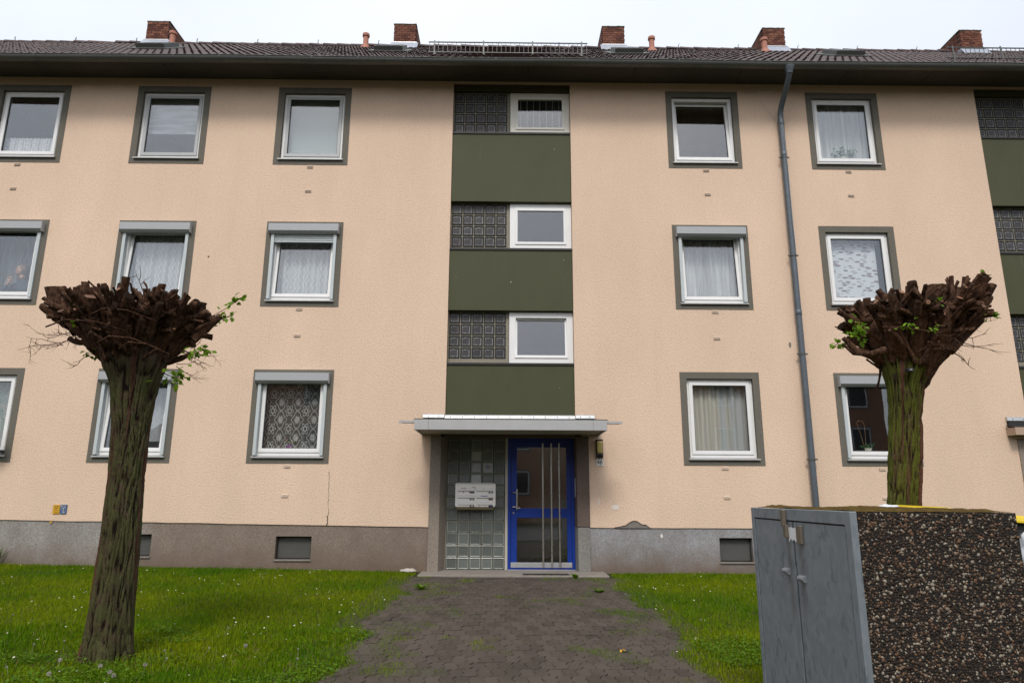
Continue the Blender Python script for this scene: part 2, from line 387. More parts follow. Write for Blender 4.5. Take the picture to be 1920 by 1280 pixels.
def p_stripe(g, c, x, base, al):
    n = g.noise(g.map(c, (1, .01, .01)), 22, 4, .7); n2 = g.noise(g.map(c, (1, .01, .01)), 4.5, 1)
    col = g.mix(g.mr(n, .35, .65), tuple(q*.55 for q in base), base); col = g.mix(g.mr(n2, .45, .55), col, (.58, .60, .60)); return col, al
def p_fold(g, c, x, base, al):
    n = g.noise(g.map(c, (1, .01, .03)), 16, 3, .6); return g.mix(g.mr(n, .3, .7), tuple(q*.62 for q in base), base), g.mr(n, .3, .75, al-.2, min(1, al+.1))
def p_print(g, c, x, base, al):
    n = g.noise(c, 13, 5, .7, 1.4); return g.ramp(n, [(.3, (.06, .13, .11)), (.48, (.17, .25, .22)), (.58, (.38, .31, .32)), (.72, (.5, .53, .52))]), al
def p_blind(g, c, x, base, al):
    s_ = g.mr(g.math('FRACT', g.math('MULTIPLY', x[2], 40)), 0, 1, .82, 1.05); return g.mix(1., base, s_, 'MULTIPLY'), al
def p_roman(g, c, x, base, al):
    n = g.noise(g.map(c, (.15, 1, 1)), 11, 2); return g.mix(g.mr(n, .4, .6), tuple(q*.66 for q in base), base), al
def p_cafe(g, c, x, base, al):
    n = g.math('ABSOLUTE', g.math('SINE', g.math('MULTIPLY', x[0], 62))); h = g.mr(g.noise(c, 55, 2), .45, .55)
    return g.mix(n, tuple(q*.6 for q in base), base), g.math('MULTIPLY_ADD', h, .3, al)
CL = {
 'wave': m_cloth('wave_lace', (.66, .70, .74), .72, p_wave), 'damask': m_cloth('damask_lace', (.9, .9, .86), .12, p_damask),
 'damask2': m_cloth('pale_damask_lace', (.78, .81, .84), .5, p_damask), 'leaf': m_cloth('leaf_print_curtain', (.78, .81, .86), .97, p_leaf),
 'stripe': m_cloth('striped_curtain', (.80, .76, .68), .97, p_stripe), 'sheer': m_cloth('sheer_curtain', (.74, .77, .77), .85, p_fold),
 'sheer2': m_cloth('gathered_sheer', (.86, .90, .91), .85, p_fold), 'print': m_cloth('marbled_cloth', (.2, .2, .2), 1, p_print),
 'blind': m_cloth('venetian_blind', (.42, .49, .49), 1, p_blind), 'roman': m_cloth('roman_blind', (.66, .70, .76), .97, p_roman),
 'cafe': m_cloth('cafe_lace', (.88, .9, .94), .7, p_cafe), 'pleat': m_cloth('pleated_curtain', (.84, .86, .88), .9, p_fold)}

# ------------------------------------------------------------------ ground, path, street
def gz(x, y):
    return .12+.025*max(min(y, 0), -12.)+.0145*max(0, -x-.5)*min(1, max(0, 1+min(y, 0)/12))
def gzv(x, y):
    return .12+.025*np.clip(y, -12, 0)+.0145*np.maximum(0, -x-.5)*np.clip(1+np.minimum(y, 0)/12, 0, 1)
g = G('lawn_soil'); c = g.co()
col = g.mix(g.noise(c, 3, 6, .7), (.020, .026, .007), (.040, .046, .012)); col = g.mix(g.mr(g.noise(c, 9, 4), .55, .75), col, (.07, .048, .032))
M['soil'] = g.fin(g.bsdf(col, .95, 0, .2, g.bump(g.noise(c, 30, 5), .8, .02)))
M['asphalt'] = simple('street_asphalt', (.055, .054, .053), .9, var=.2, scale=4, bump=.5, bscale=80)
xs = [-400, -120, -40]+list(np.linspace(-20, 20, 41))+[40, 120, 400]
ys = [-400, -120, -40, -20]+list(np.linspace(-13, 0, 27))+[.6, 6, 20, 120, 600]
mb = MB(); nx = len(xs)
mb.add([(x, y, gz(x, y)) for y in ys for x in xs], [(j*nx+i, j*nx+i+1, (j+1)*nx+i+1, (j+1)*nx+i) for j in range(len(ys)-1) for i in range(nx-1)])
o = mb.build('ground', M['soil'], smooth=True); o['kind'] = 'structure'
mb = MB(); mb.box(-120, 120, -26, -13.4, -.5, -.168); o = mb.build('road', M['asphalt']); o['kind'] = 'structure'

g = G('paver_concrete'); r = g.oran(); i = g.isl(); wc = g.n('ShaderNodeNewGeometry').outputs['Position']
rr = g.math('FRACT', g.math('ADD', r, g.math('MULTIPLY', i, 3.1)))
col = g.mix(rr, (.049, .041, .032), (.078, .066, .053))
col = g.mix(g.mr(g.noise(wc, 2.1, 5, .65), .4, .7, 0, .6), col, (.095, .076, .062))
col = g.mix(g.mr(g.vor(wc, 170), .0, .28, .75, 0), col, (.26, .245, .23))
col = g.mix(g.mr(g.noise(wc, 60, 3, .7), .55, .75, 0, .7), col, (.028, .024, .02))
M['paver'] = g.fin(g.bsdf(col, .9, 0, .12, g.bump(g.noise(wc, 150, 4, .7), .9, .004)))
g = G('path_bedding'); c = g.co(); col = g.mix(g.noise(c, 7, 5, .7), (.030, .025, .020), (.062, .050, .040)); col = g.mix(g.mr(g.noise(c, 3.4, 4), .56, .68, 0, .6), col, (.035, .045, .012))
M['bed'] = g.fin(g.bsdf(col, .95, 0, .2, g.bump(g.noise(c, 60, 4), .8, .006)))
def edgeL(y): return -1.30+.09*math.sin(y*2.1+.4)+.06*math.sin(y*5.3+1)+.03*math.sin(y*13)
def edgeR(y): return 1.56+.10*math.sin(y*1.7+2)+.05*math.sin(y*4.9)+.03*math.sin(y*11+1)
mb = MB(); ys = list(np.linspace(-12.4, -.6, 40))
mb.add([(x, y, gz(x, y)+.0115) for y in ys for x in (-1.75, -.5, 2.0)], [(j*3+i, j*3+i+1, (j+1)*3+i+1, (j+1)*3+i) for j in range(39) for i in (0, 1)])
path = mb.build('path', M['bed']); path['kind'] = 'structure'
PW, PL = .112, .205
def paver_poly(gap=.0022):                         # zig-zag sided interlocking paver
    a, l, k = PW/2-gap, PL/2-gap, .013
    return [(-a-k, -l), (a-k, -l), (a+k, -l*.33), (a-k, l*.33), (a+k, l), (-a+k, l), (-a-k, l*.33), (-a+k, -l*.33)]
pp = paver_poly(); n = 8
mb = MB(); c_ = [(x*.95, y*.97) for x, y in pp]
mb.add([(x, y, -.03) for x, y in pp]+[(x, y, .0125) for x, y in pp]+[(x, y, .015) for x, y in c_],
       [(i, (i+1)%n, n+(i+1)%n, n+i) for i in range(n)]+[(n+i, n+(i+1)%n, 2*n+(i+1)%n, 2*n+i) for i in range(n)]+[tuple(range(2*n, 3*n))])
pm = mb.mesh('paver', M['paver'])
joined = MB(); near = 0; rows = int((12.2-.72)/PL)
for j in range(rows):
    y = -.72-PL*(j+.5)
    for i in range(-13, 17):
        x = i*PW+(j%2)*PW/2+.02
        if x < edgeL(y)-.13 or x > edgeR(y)+.12: continue
        z = gz(x, y)+rnd.gauss(0, .0022)+.004+.0025*math.sin(x*2.3+y*1.1)*math.sin(y*1.7)
        tl = (rnd.gauss(.0245, .009), rnd.gauss(0, .010), rnd.gauss(0, .012))
        if -6.55 < y < -4.55 and near < 300 and -1.45 < x < 1.75:
            inst('paver', pm, (x, y, z), tl, parent=path); near += 1
        else:
            mt = Matrix.Translation((x, y, z)) @ Matrix.Rotation(tl[0], 4, 'X') @ Matrix.Rotation(tl[1], 4, 'Y') @ Matrix.Rotation(tl[2], 4, 'Z')
            joined.add([mt @ v.co for v in pm.vertices], [tuple(p.vertices) for p in pm.polygons])
o = joined.build('paving', M['paver'], path); o['kind'] = 'stuff'

# ------------------------------------------------------------------ the apartment building
B = thing('apartment_building', 'peach plastered three storey apartment building with dark tiled roof and green stairwell panels', 'building', (0, 0, .12))
XL, XR, ZTOP = -14.0, 17.0, 9.16
WW, WH, ST, ZB = 1.392, 1.61, 2.75, 1.8748
COLS = {'A': -9.728, 'B': -7.059, 'C': -4.375, 'D': 3.050, 'E': 5.757}
BAYS = (0.0, 10.09)
BX0, BX1 = -1.03, 1.21
def zpl(x): return .845+max(0, -x-1.2)*.0128
holes = []
for cx in COLS.values():
    for r in range(3):
        z = ZB+ST*r; holes.append((cx+.115, cx+WW-.115, z+.10, z+WH-.115))
for bx in BAYS:
    holes.append((BX0+bx, BX1+bx, 2.30, 9.10)); holes.append((-1.264+bx, 1.432+bx, -1, 2.345))
xs = sorted({XL, XR, *[h[0] for h in holes], *[h[1] for h in holes], *np.linspace(XL, XR, 60)})
zs = sorted({.5, ZTOP, 1.2, *[h[2] for h in holes if h[2] > 0], *[h[3] for h in holes]})
mb = MB(); idx = {}
def vid(x, z, y=0.):
    k = (round(x, 5), round(z, 5), y)
    if k not in idx: idx[k] = len(mb.v); mb.v.append((x, y, zpl(x)+.010*mnoise.noise((x*2.3, 0, 0)) if z == .5 else z))
    return idx[k]
for a, b in zip(xs, xs[1:]):
    for p, q in zip(zs, zs[1:]):
        mx_, mz = (a+b)/2, (p+q)/2
        if any(h[0] < mx_ < h[1] and h[2] < mz < h[3] for h in holes): continue
        mb.f.append((vid(a, p), vid(b, p), vid(b, q), vid(a, q))); mb.m.append(0)
        if p == .5: mb.f.append((vid(b, p), vid(a, p), vid(a, p, .03), vid(b, p, .03))); mb.m.append(0)
wall = mb.build('wall', M['plaster'], B)
# plinth with cellar window openings
cell = [(-6.42, -5.82, .36, .715), (-3.775, -3.187, .32, .69), (3.579, 4.13, .302, .69)]
mb = MB(); idx = {}
xs = sorted({XL, XR, -1.2, 1.3, -1.2+BAYS[1], 1.3+BAYS[1], *[h[0] for h in cell], *[h[1] for h in cell]}); zs = sorted({-.3, 1.1, *[h[2] for h in cell], *[h[3] for h in cell]})
def vid2(x, z):
    k = (x, z)
    if k not in idx: idx[k] = len(mb.v); mb.v.append((x, .016, z))
    return idx[k]
for a, b in zip(xs, xs[1:]):
    for p, q in zip(zs, zs[1:]):
        mx_, mz = (a+b)/2, (p+q)/2
        if any(h[0] < mx_ < h[1] and h[2] < mz < h[3] for h in cell) or any(-1.2+d < mx_ < 1.3+d for d in BAYS): continue
        mb.f.append((vid2(a, p), vid2(b, p), vid2(b, q), vid2(a, q))); mb.m.append(0)
mb.build('plinth', M['plinth'], B)
for h in cell:
    w = empty('cellar_window', (h[0], 0, h[2]), B)
    mb = MB(); x0, x1, z0, z1 = h; y0, y1 = .016, .15
    mb.quad((x0,y0,z0),(x0,y1,z0),(x0,y1,z1),(x0,y0,z1)); mb.quad((x1,y1,z0),(x1,y0,z0),(x1,y0,z1),(x1,y1,z1)); mb.quad((x0,y0,z1),(x0,y1,z1),(x1,y1,z1),(x1,y0,z1)); mb.quad((x0,y1,z0),(x0,y0,z0),(x1,y0,z0),(x1,y1,z0))
    mb.build('reveal', M['plinth'], w)
    mb = MB(); mb.box(x0-.01, x1+.01, -.004, .05, z0-.022, z0+.004); mb.build('sill', M['concrete'], w, bevel=.003)
    mb = MB(); mb.ring(x0+.005, x1-.005, z0+.005, z1-.005, .02, .02, .02, .02, .09, .11); mb.build('frame', M['dark'], w)
    mb = MB()
    for k in range(1, 40):
        x = x0+.02+(x1-x0-.04)*k/40; mb.box(x-.0018, x+.0018, .098, .101, z0+.02, z1-.02)
    for k in range(1, 24):
        z = z0+.02+(z1-z0-.04)*k/24; mb.box(x0+.02, x1-.02, .1015, .1045, z-.0018, z+.0018)
    o = mb.build('wire_mesh', M['mesh_wire'], w); o['kind'] = 'stuff'
    mb = MB(); mb.box(x0-.02, x1+.02, .16, .19, z0-.02, z1+.02); mb.build('pane', M['seal'], w)
# unseen shell of walls and ceiling, added to keep the interior dark
mb = MB()
mb.quad((XL,0,-.3),(XL,9.6,-.3),(XL,9.6,9.3),(XL,0,9.3)); mb.quad((XR,9.6,-.3),(XR,0,-.3),(XR,0,9.3),(XR,9.6,9.3)); mb.quad((XR,9.6,-.3),(XL,9.6,-.3),(XL,9.6,9.3),(XR,9.6,9.3))
mb.quad((XL,.02,9.14),(XR,.02,9.14),(XR,9.6,9.14),(XL,9.6,9.14))
for x in (XL, XR): mb.add([(x,-.5,9.2),(x,9.6,9.2),(x,4.5,13.1)], [(0,1,2)])
mb.build('unseen_shell', M['reveal'], B)

def room(x0, x1, y0, y1, z0, z1, mat):
    mb = MB()
    mb.quad((x0,y1,z0),(x1,y1,z0),(x1,y1,z1),(x0,y1,z1)); mb.quad((x0,y0,z0),(x0,y1,z0),(x0,y1,z1),(x0,y0,z1)); mb.quad((x1,y1,z0),(x1,y0,z0),(x1,y0,z1),(x1,y1,z1))
    mb.quad((x0,y0,z0),(x1,y0,z0),(x1,y1,z0),(x0,y1,z0)); mb.quad((x0,y1,z1),(x1,y1,z1),(x1,y0,z1),(x0,y0,z1))
    return mb.build('room', mat, B)

def tilt_mesh(mb, zh, yh, ang):                    # hinge at the bottom edge, top swings into the room
    ca, sa = math.cos(ang), math.sin(ang)
    mb.v = [(x, yh+(y-yh)*ca+(z-zh)*sa, zh+(z-zh)*ca-(y-yh)*sa) for x, y, z in mb.v]

def curtain(name, label, mat, x0, x1, z0, z1, y, amp=.02, wl_=.11, nz=2, scal=0, gather=None):
    n = max(24, int((x1-x0)/.014)); mb = MB(); vs = []
    for k in range(nz+1):
        t = k/nz; z = z1+(z0-z1)*t
        for i in range(n+1):
            s = i/n; x = x0+(x1-x0)*s
            if gather: x = x0+(x1-x0)*s*(1-gather*t**1.3)
            zz = z-(scal*abs(math.sin(math.pi*s*(x1-x0)/.12)) if (k == nz and scal) else 0)
            yy = y+amp*math.sin(2*math.pi*(x0+(x1-x0)*s)/wl_+.7*math.sin(9*s))+amp*.4*math.sin(31*s+t)
            vs.append((x, yy, zz))
    mb.add(vs, [(k*(n+1)+i, k*(n+1)+i+1, (k+1)*(n+1)+i+1, (k+1)*(n+1)+i) for k in range(nz) for i in range(n)])
    o = mb.build(name, mat, smooth=True); tag(o, label, 'blind' if 'blind' in name else 'curtain'); return o

def window(colk, row, shutter=False, tilt=0., slats=0, frame='pvc', greysash=False):
    x0 = COLS[colk]; z0 = ZB+ST*row; x1, z1 = x0+WW, z0+WH
    a, b, p, q = x0+.115, x1-.115, z0+.10, z1-.115
    w = empty('window', (x0+WW/2, 0, z0), B); fm = M[frame]
    mb = MB()
    mb.ring(x0, x1, z0, z1, .1155, .1155, .1005, .1155, -.007, .001); mb.ring(a-.0005, b+.0005, p-.0005, q+.0005, .002, .002, .002, .002, -.0065, .13)
    mb.build('surround', M['surround'], w)
    sz = p+.035
    mb = MB(); mb.prism([(-.045, p-.012), (.09, p+.014), (.09, p+.034), (-.045, p+.012)], 'x', a-.03, b+.03); mb.build('sill', M['sill'], w, bevel=.002)
    fx0, fx1, fz0, fz1 = a+.003, b-.003, sz-.004, q-.003
    mb = MB(); mb.ring(fx0, fx1, fz0, fz1, .062, .062, .07, .062, .055, .125)
    for k in range(7):                               # screw caps on the frame
        for x in (fx0+.018, fx1-.018): mb.box(x-.004, x+.004, .052, .056, fz0+.12+k*.18-.004, fz0+.12+k*.18+.004)
    mb.build('frame', fm, w, bevel=.004)
    sx0, sx1, sz0, sz1 = fx0+.048, fx1-.048, fz0+.056, fz1-.048
    ss = MB(); ss.ring(sx0, sx1, sz0, sz1, .062, .062, .066, .062, .040, .105)
    gs = MB(); gs.ring(sx0+.0625, sx1-.0625, sz0+.0665, sz1-.0625, .008, .008, .008, .008, .058, .085)
    gp = MB(); gp.box(sx0+.05, sx1-.05, .068, .076, sz0+.05, sz1-.05)
    if tilt:
        for m_ in (ss, gs, gp): tilt_mesh(m_, sz0, .08, R_(tilt))
    ss.build('sash', M['greysash'] if greysash else fm, w, bevel=.005); gs.build('seal', M['seal'], w); gp.build('pane', M['glass'], w)
    if shutter:
        zt = z1-.070
        mb = MB(); mb.prism([(-.105, zt), (-.105, zt-.135), (-.06, zt-.178), (.035, zt-.178), (.035, zt)], 'x', a-.05, b+.05)
        mb.box(a-.056, a-.051, -.108, .02, zt-.182, zt+.003); mb.box(b+.051, b+.056, -.108, .02, zt-.182, zt+.003)
        mb.build('shutter_box', M['shutter'], w, bevel=.004)
        for x in (a-.012, b-.043):
            mb = MB(); mb.box(x, x+.055, -.035, .045, p+.033, zt-.178); mb.build('guide_rail', M['rail'], w, bevel=.003)
        for k in range(slats):
            zz = zt-.178-.040*(k+1)
            mb = MB(); mb.prism([(.000, zz+.003), (-.009, zz+.012), (-.009, zz+.030), (.000, zz+.039), (.006, zz+.039), (.006, zz+.003)], 'x', a+.02, b-.02)
            mb.build('shutter_slat', M['rail'], w)
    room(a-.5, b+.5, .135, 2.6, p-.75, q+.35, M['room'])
    return a, b, p, q

wd = {}
wd['A3'] = window('A', 2); wd['B3'] = window('B', 2, greysash=True); wd['C3'] = window('C', 2, greysash=True)
wd['D3'] = window('D', 2, tilt=5.0); wd['E3'] = window('E', 2)
wd['A2'] = window('A', 1, True); wd['B2'] = window('B', 1, True, 4.5); wd['C2'] = window('C', 1, True, 4.5, slats=4)
wd['D2'] = window('D', 1, True, 4.5); wd['E2'] = window('E', 1)
wd['A1'] = window('A', 0); wd['B1'] = window('B', 0, True, 4.5); wd['C1'] = window('C', 0, True); wd['D1'] = window('D', 0); wd['E1'] = window('E', 0, True)

def cur(k, name, label, mat, f0=0., f1=1., top=1., bot=0., y=.20, **kw):
    a, b, p, q = wd[k]; w_ = b-a; h_ = q-p
    return curtain(name, label, CL[mat], a+w_*f0, a+w_*f1, p+h_*bot, p+h_*top, y, **kw)
cur('A3', 'cafe_curtain', 'short white lace cafe curtain in the top floor window at the left edge', 'cafe', top=.36, bot=.02, amp=.012, wl_=.075)
cur('B3', 'roman_blind', 'half lowered pale blue roman blind in the second top floor window from left', 'roman', bot=.44, amp=.004, wl_=.6, nz=10)
cur('C3', 'venetian_blind', 'closed grey green venetian blind in the top floor window left of the stairwell', 'blind', amp=0.)
cur('E3', 'sheer_curtain', 'sheer white curtain behind a green plant in the top floor window beside the downpipe', 'sheer', wl_=.16)
cur('A2', 'gathered_curtain', 'white sheer curtain drawn aside beside the person at the left edge window', 'sheer2', f1=.93, y=.62, amp=.03, wl_=.12, nz=10, gather=.62)
cur('B2', 'lace_curtain', 'white wave patterned lace curtain in the middle floor window above the left tree', 'wave', amp=.022, wl_=.13, y=.27)
cur('C2', 'lace_curtain', 'white wave patterned lace curtain under the partly lowered roller shutter', 'wave', amp=.022, wl_=.13, y=.27)
cur('D2', 'pleated_curtain', 'white pleated curtain with scalloped hem in the tilted middle floor window', 'pleat', bot=.07, amp=.028, wl_=.085, y=.28, scal=.03)
cur('E2', 'leaf_print_curtain', 'pale curtain printed with dark leaf sprigs above the right tree', 'leaf', f1=.86, amp=.008, wl_=.3)
cur('A1', 'marbled_curtain', 'dark green and grey marbled curtain in the ground floor window at the left edge', 'print', amp=.01, wl_=.2)
cur('B1', 'damask_curtain', 'pale damask lace curtain in the ground floor window behind the left tree trunk', 'damask2', bot=.20, amp=.015, wl_=.2, y=.27)
cur('C1', 'damask_curtain', 'damask lace curtain above the small purple flower pot', 'damask', bot=.115, amp=.006, wl_=.3)
cur('D1', 'striped_curtain', 'beige and grey striped curtain in the ground floor window right of the entrance', 'stripe', amp=.018, wl_=.14)

# small louvred wall vents
vents = {'A2': 0, 'C2': 0, 'D2': 0, 'E2': 0}
def vent(x, z, w=.10, h=.050):
    v = empty('wall_vent', (x, 0, z), B)
    mb = MB(); mb.box(x-w/2, x+w/2, -.004, .001, z-h/2, z+h/2); mb.build('backing', M['crease'], v)
    mb = MB()
    for k in range(4): mb.prism([(-.014, z-h/2+k*h/4+.001), (-.004, z-h/2+k*h/4+.009), (-.004, z-h/2+k*h/4+.012), (-.014, z-h/2+k*h/4+.004)], 'x', x-w/2-.006, x+w/2+.006)
    mb.build('louvre', M['vent'], v)
for r in range(3):
    for k, dx in (('A', .62), ('C', .70), ('D', .70), ('E', .68)):
        zb = ZB+ST*r; vent(COLS[k]+dx, zb-.045); vent(COLS[k]+dx, zb-.53)

# ------------------------------------------------------------------ stairwell bays and entrance
def block_mesh(w, h, mat):                          # bevelled block with a dished face, centred on the origin
    mb = MB(); a, b = w/2, h/2
    rings = [(1., .02), (.96, -.004), (.86, -.012), (.74, -.003)]
    vs = [(sx*a*s, y, sz*b*s) for s, y in rings for sx, sz in ((-1,-1),(1,-1),(1,1),(-1,1))]
    fs = [(r*4+k, r*4+(k+1)%4, r*4+4+(k+1)%4, r*4+4+k) for r in range(3) for k in range(4)]+[(12, 13, 14, 15)]
    mb.add(vs, fs); return mb.mesh('glass_block', mat)
PANELS = [(2.70, 3.615), (4.586, 5.747), (6.679, 8.077)]
OPEN = [(3.615, 4.586), (5.747, 6.679), (8.077, 8.985)]
bm_st = block_mesh(.198, .203, M['block'])
def stair_window(x0, x1, z0, z1, tilt, bars, old):
    w = empty('stair_window', ((x0+x1)/2, .1, z0), B); fm = M['pvc_old' if old else 'pvc']
    mb = MB(); mb.ring(x0, x1, z0, z1, .115, .115, .105, .105, .10, .16)
    for k in range(3):
        for x in (x0+.03, x1-.03): mb.box(x-.005, x+.005, .096, .101, z0+.18+k*.22, z0+.19+k*.22)
    mb.build('frame', fm, w, bevel=.004)
    s = MB(); s.ring(x0+.10, x1-.10, z0+.09, z1-.09, .045, .045, .05, .05, .085, .14)
    p = MB(); p.box(x0+.135, x1-.135, .11, .118, z0+.13, z1-.13)
    if tilt:
        for m_ in (s, p): tilt_mesh(m_, z0+.09, .12, R_(tilt))
    s.build('sash', fm, w, bevel=.004); p.build('pane', M['glass'], w)
    if bars:
        for k in range(7):
            x = x0+.20+k*(x1-x0-.4)/6; mb = MB(); mb.tube([(x, .145, z0+.10), (x, .145, z1-.10)], .006, 8); mb.build('guard_bar', M['zinc'], w, smooth=True)
for bx in BAYS:
    mb = MB()                                        # reveals of the tall recess
    for x, s in ((BX0+bx+.0005, 1), (BX1+bx-.0005, -1)): mb.quad((x, -.001, 2.33), (x, .17, 2.33), (x, .17, 9.10), (x, -.001, 9.10))
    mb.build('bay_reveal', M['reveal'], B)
    for k, (z0, z1) in enumerate(PANELS):
        p = MB(); p.box(BX0+bx+.004, BX1+bx-.004, .022, .16, z0, z1); pn = p.build('spandrel_panel', M['green'], B, bevel=.004)
        mb = MB(); mb.prism([(.006, z1+.001), (.15, z1+.012), (.15, z1+.024), (.006, z1+.016)], 'x', BX0+bx+.002, BX1+bx-.002)
        mb.box(BX0+bx+.002, BX1+bx-.002, .004, .0215, z1-.022, z1+.014); mb.build('ledge_flashing', M['dark'], pn)
    mb = MB(); mb.box(BX0+bx+.003, BX1+bx-.003, .05, .30, 8.985, 9.099); mb.build('lintel', M['green'], B)
    for k, (z0, z1) in enumerate(OPEN):
        gp = empty('glass_block_panel', (BX0+bx, .12, z0), B)
        mb = MB(); mb.box(BX0+bx+.002, .060+bx, .130, .165, z0+.012, z1+(.0 if k == 2 else .02)); mb.build('mortar', M['joint'], gp)
        for r in range(5):
            zc = z1-.118-.213*r
            if zc-.1 < z0-.05: continue
            for cc in range(5): inst('glass_block', bm_st, (BX0+bx+.118+.2055*cc, .128, zc), parent=gp)
        stair_window(.066+bx, BX1+bx-.004, z0+.03, z1-.01, 5 if k == 0 else 0, k == 2, k == 2)
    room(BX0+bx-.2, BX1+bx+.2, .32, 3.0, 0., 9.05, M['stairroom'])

# ground floor entrance of each bay
bm_en = block_mesh(.196, .190, M['ribblock']); bm_pl = block_mesh(.196, .190, M['paleblock'])
def entrance(bx, full):
    e = empty('entrance', (bx+.1, 0, .12), B)
    mb = MB(); mb.prism([(-1.264+bx, -.022), (-1.086+bx, -.022), (-1.0+bx, .27), (-1.264+bx, .27)], 'z', .05, 2.352); mb.build('pier', M['pier'], e, bevel=.006)
    mb = MB(); mb.prism([(1.218+bx, -.030), (1.425+bx, -.030), (1.425+bx, .27), (1.197+bx, .27)], 'z', .862, 2.352); mb.build('pier', M['pier_dark'], e, bevel=.006)
    mb = MB(); mb.prism([(1.226+bx, -.016), (1.428+bx, -.016), (1.428+bx, .27), (1.197+bx, .27)], 'z', .05, .858); mb.build('pier_base', M['pier_grey'], e, bevel=.006)
    mb = MB(); mb.box(-1.1+bx, 1.3+bx, .0, .32, 2.335, 2.42); mb.build('lintel', M['pier_dark'], e)
    mb = MB(); mb.box(-1.0+bx, .010+bx, .262, .30, .148, 2.335); mb.build('mortar', M['joint'], e)
    for r in range(11):
        for cc in range(5): inst('glass_block', bm_pl if (cc == 2 and r in (7, 8, 9)) or (cc == 3 and r == 8) else bm_en, (-.888+bx+.199*cc, .258, .250+.1975*r), parent=e)
    mb = MB(); mb.box(.011+bx, .056+bx, .225, .31, .148, 2.335); mb.build('post', M['post'], e, bevel=.003)
    d = empty('entrance_door', (.63+bx, .25, .15), B)
    mb = MB(); mb.ring(.057+bx, 1.1965+bx, .150, 2.333, .047, .047, .02, .047, .215, .29); mb.build('door_frame', M['blue'], d, bevel=.003)
    mb = MB(); mb.ring(.107+bx, 1.148+bx, .172, 2.284, .105, .08, .09, .10, .235, .285); mb.box(.2121+bx, 1.0679+bx, .236, .284, .996, 1.155); mb.build('door_leaf', M['blue'], d, bevel=.004)
    mb = MB(); mb.box(.20+bx, 1.08+bx, .257, .265, 1.145, 2.20); mb.build('pane', M['glass'], d)
    mb = MB(); mb.box(.20+bx, 1.08+bx, .257, .265, .25, 1.006); mb.build('pane', M['glass'], d)
    if full:
        mb = MB(); mb.box(.110+bx, 1.145+bx, .229, .234, .188, .268); mb.build('kick_plate', M['zinc'], d, bevel=.002)
        mb = MB(); mb.box(.06+bx, 1.19+bx, .19, .214, .148, .160); mb.build('threshold', M['zinc'], d)
        for x in (.657, .803, .939):
            mb = MB(); mb.tube([(x, .185, .19), (x, .185, 2.25)], .0155, 12)
            for z in (.24, 1.08, 2.2): mb.tube([(x, .186, z), (x, .236, z)], .008, 8)
            mb.build('guard_bar', M['steel'], d, smooth=True, sharp=40)
        mb = MB(); mb.tube([(.212, .175, 1.13), (.212, .175, 1.47)], .0135, 12)
        for z in (1.175, 1.41): mb.tube([(.135, .232, z), (.15, .18, z), (.212, .176, z)], .008, 8)
        mb.tube([(.212, .19, 1.16), (.27, .19, 1.155)], .009, 8)
        mb.build('door_handle', M['steel'], d, smooth=True, sharp=40)
        mb = MB(); mb.tube([(.155, .236, 1.075), (.155, .226, 1.075)], .016, 14); mb.build('lock', M['steel'], d, smooth=True, sharp=40)
    return e
ent = entrance(0., True); entrance(BAYS[1], False)

def canopy(x0, x1, yf, zb, zt, fascia, fins):
    cpy = empty('canopy', ((x0+x1)/2, 0, zb), B)
    mb = MB(); mb.box(x0+.02, x1-.02, yf+.02, -.001, zb+.02, zt-.01); mb.build('slab', M['canopy_soffit'], cpy)
    L = [(x0, x0+.22), (x0+.222, x1-.222), (x1-.22, x1)]
    for a, b in L:
        mb = MB(); mb.box(a, b, yf, yf+.03, zb, zt); mb.build('fascia', fascia, cpy, bevel=.003)
    for s, x in ((1, x0), (-1, x1)):
        mb = MB(); mb.box(min(x, x+s*.03), max(x, x+s*.03), yf+.031, -.002, zb, zt); mb.build('fascia', fascia, cpy, bevel=.003)
    mb = MB(); mb.prism([(yf+.0, zt+.001), (-.03, zt+.03), (-.03, zt+.05), (yf, zt+.012)], 'x', x0-.01, x1+.01); mb.build('roof_sheet', M['dark'], cpy)
    wz = 2.70
    for a, b, dz, dy in ((x0+.02, BX0-.01+(x0+1.42), .012, -.02), (BX0+(x0+1.42), BX1+(x0+1.42), 0, -.016), (BX1+.01+(x0+1.42), x1-.07, .010, -.02)):
        mb = MB(); mb.prism([(.02 if dz == 0 else .001, wz+dz+.02), (dy-.018, wz+dz), (dy-.03, wz+dz-.052), (dy-.02, wz+dz-.056), (.02 if dz == 0 else .001, wz+dz-.056)], 'x', a, b)
        fl = mb.build('wall_flashing', M['zinc'], cpy)
        mb = MB(); n = max(2, int((b-a)/.2))
        for k in range(n):
            x = a+(k+.5)*(b-a)/n; mb.box(x-.007, x+.007, dy-.030, dy-.022, wz+dz-.034, wz+dz-.020)
        mb.build('screw', M['black'], fl)
    mb = MB(); mb.box(x0+.03, x1-.03, -.06, -.0015, zt+.04, 2.647); mb.build('upstand', M['dark'], cpy)
    if fins:
        for s, x in ((-1, x0), (1, x1)):
            mb = MB(); mb.prism([(x, -.92), (x, -.80), (x+s*.20, -.80), (x+s*.26, -.92)], 'z', zt-.045, zt-.010); mb.build('drip_plate', M['canopy'], cpy)
canopy(-1.425, 1.610, -1.0, 2.362, 2.522, M['canopy'], True)
canopy(-1.425+BAYS[1], 1.61+BAYS[1], -.22, 2.40, 2.53, M['pinkboard'], False)

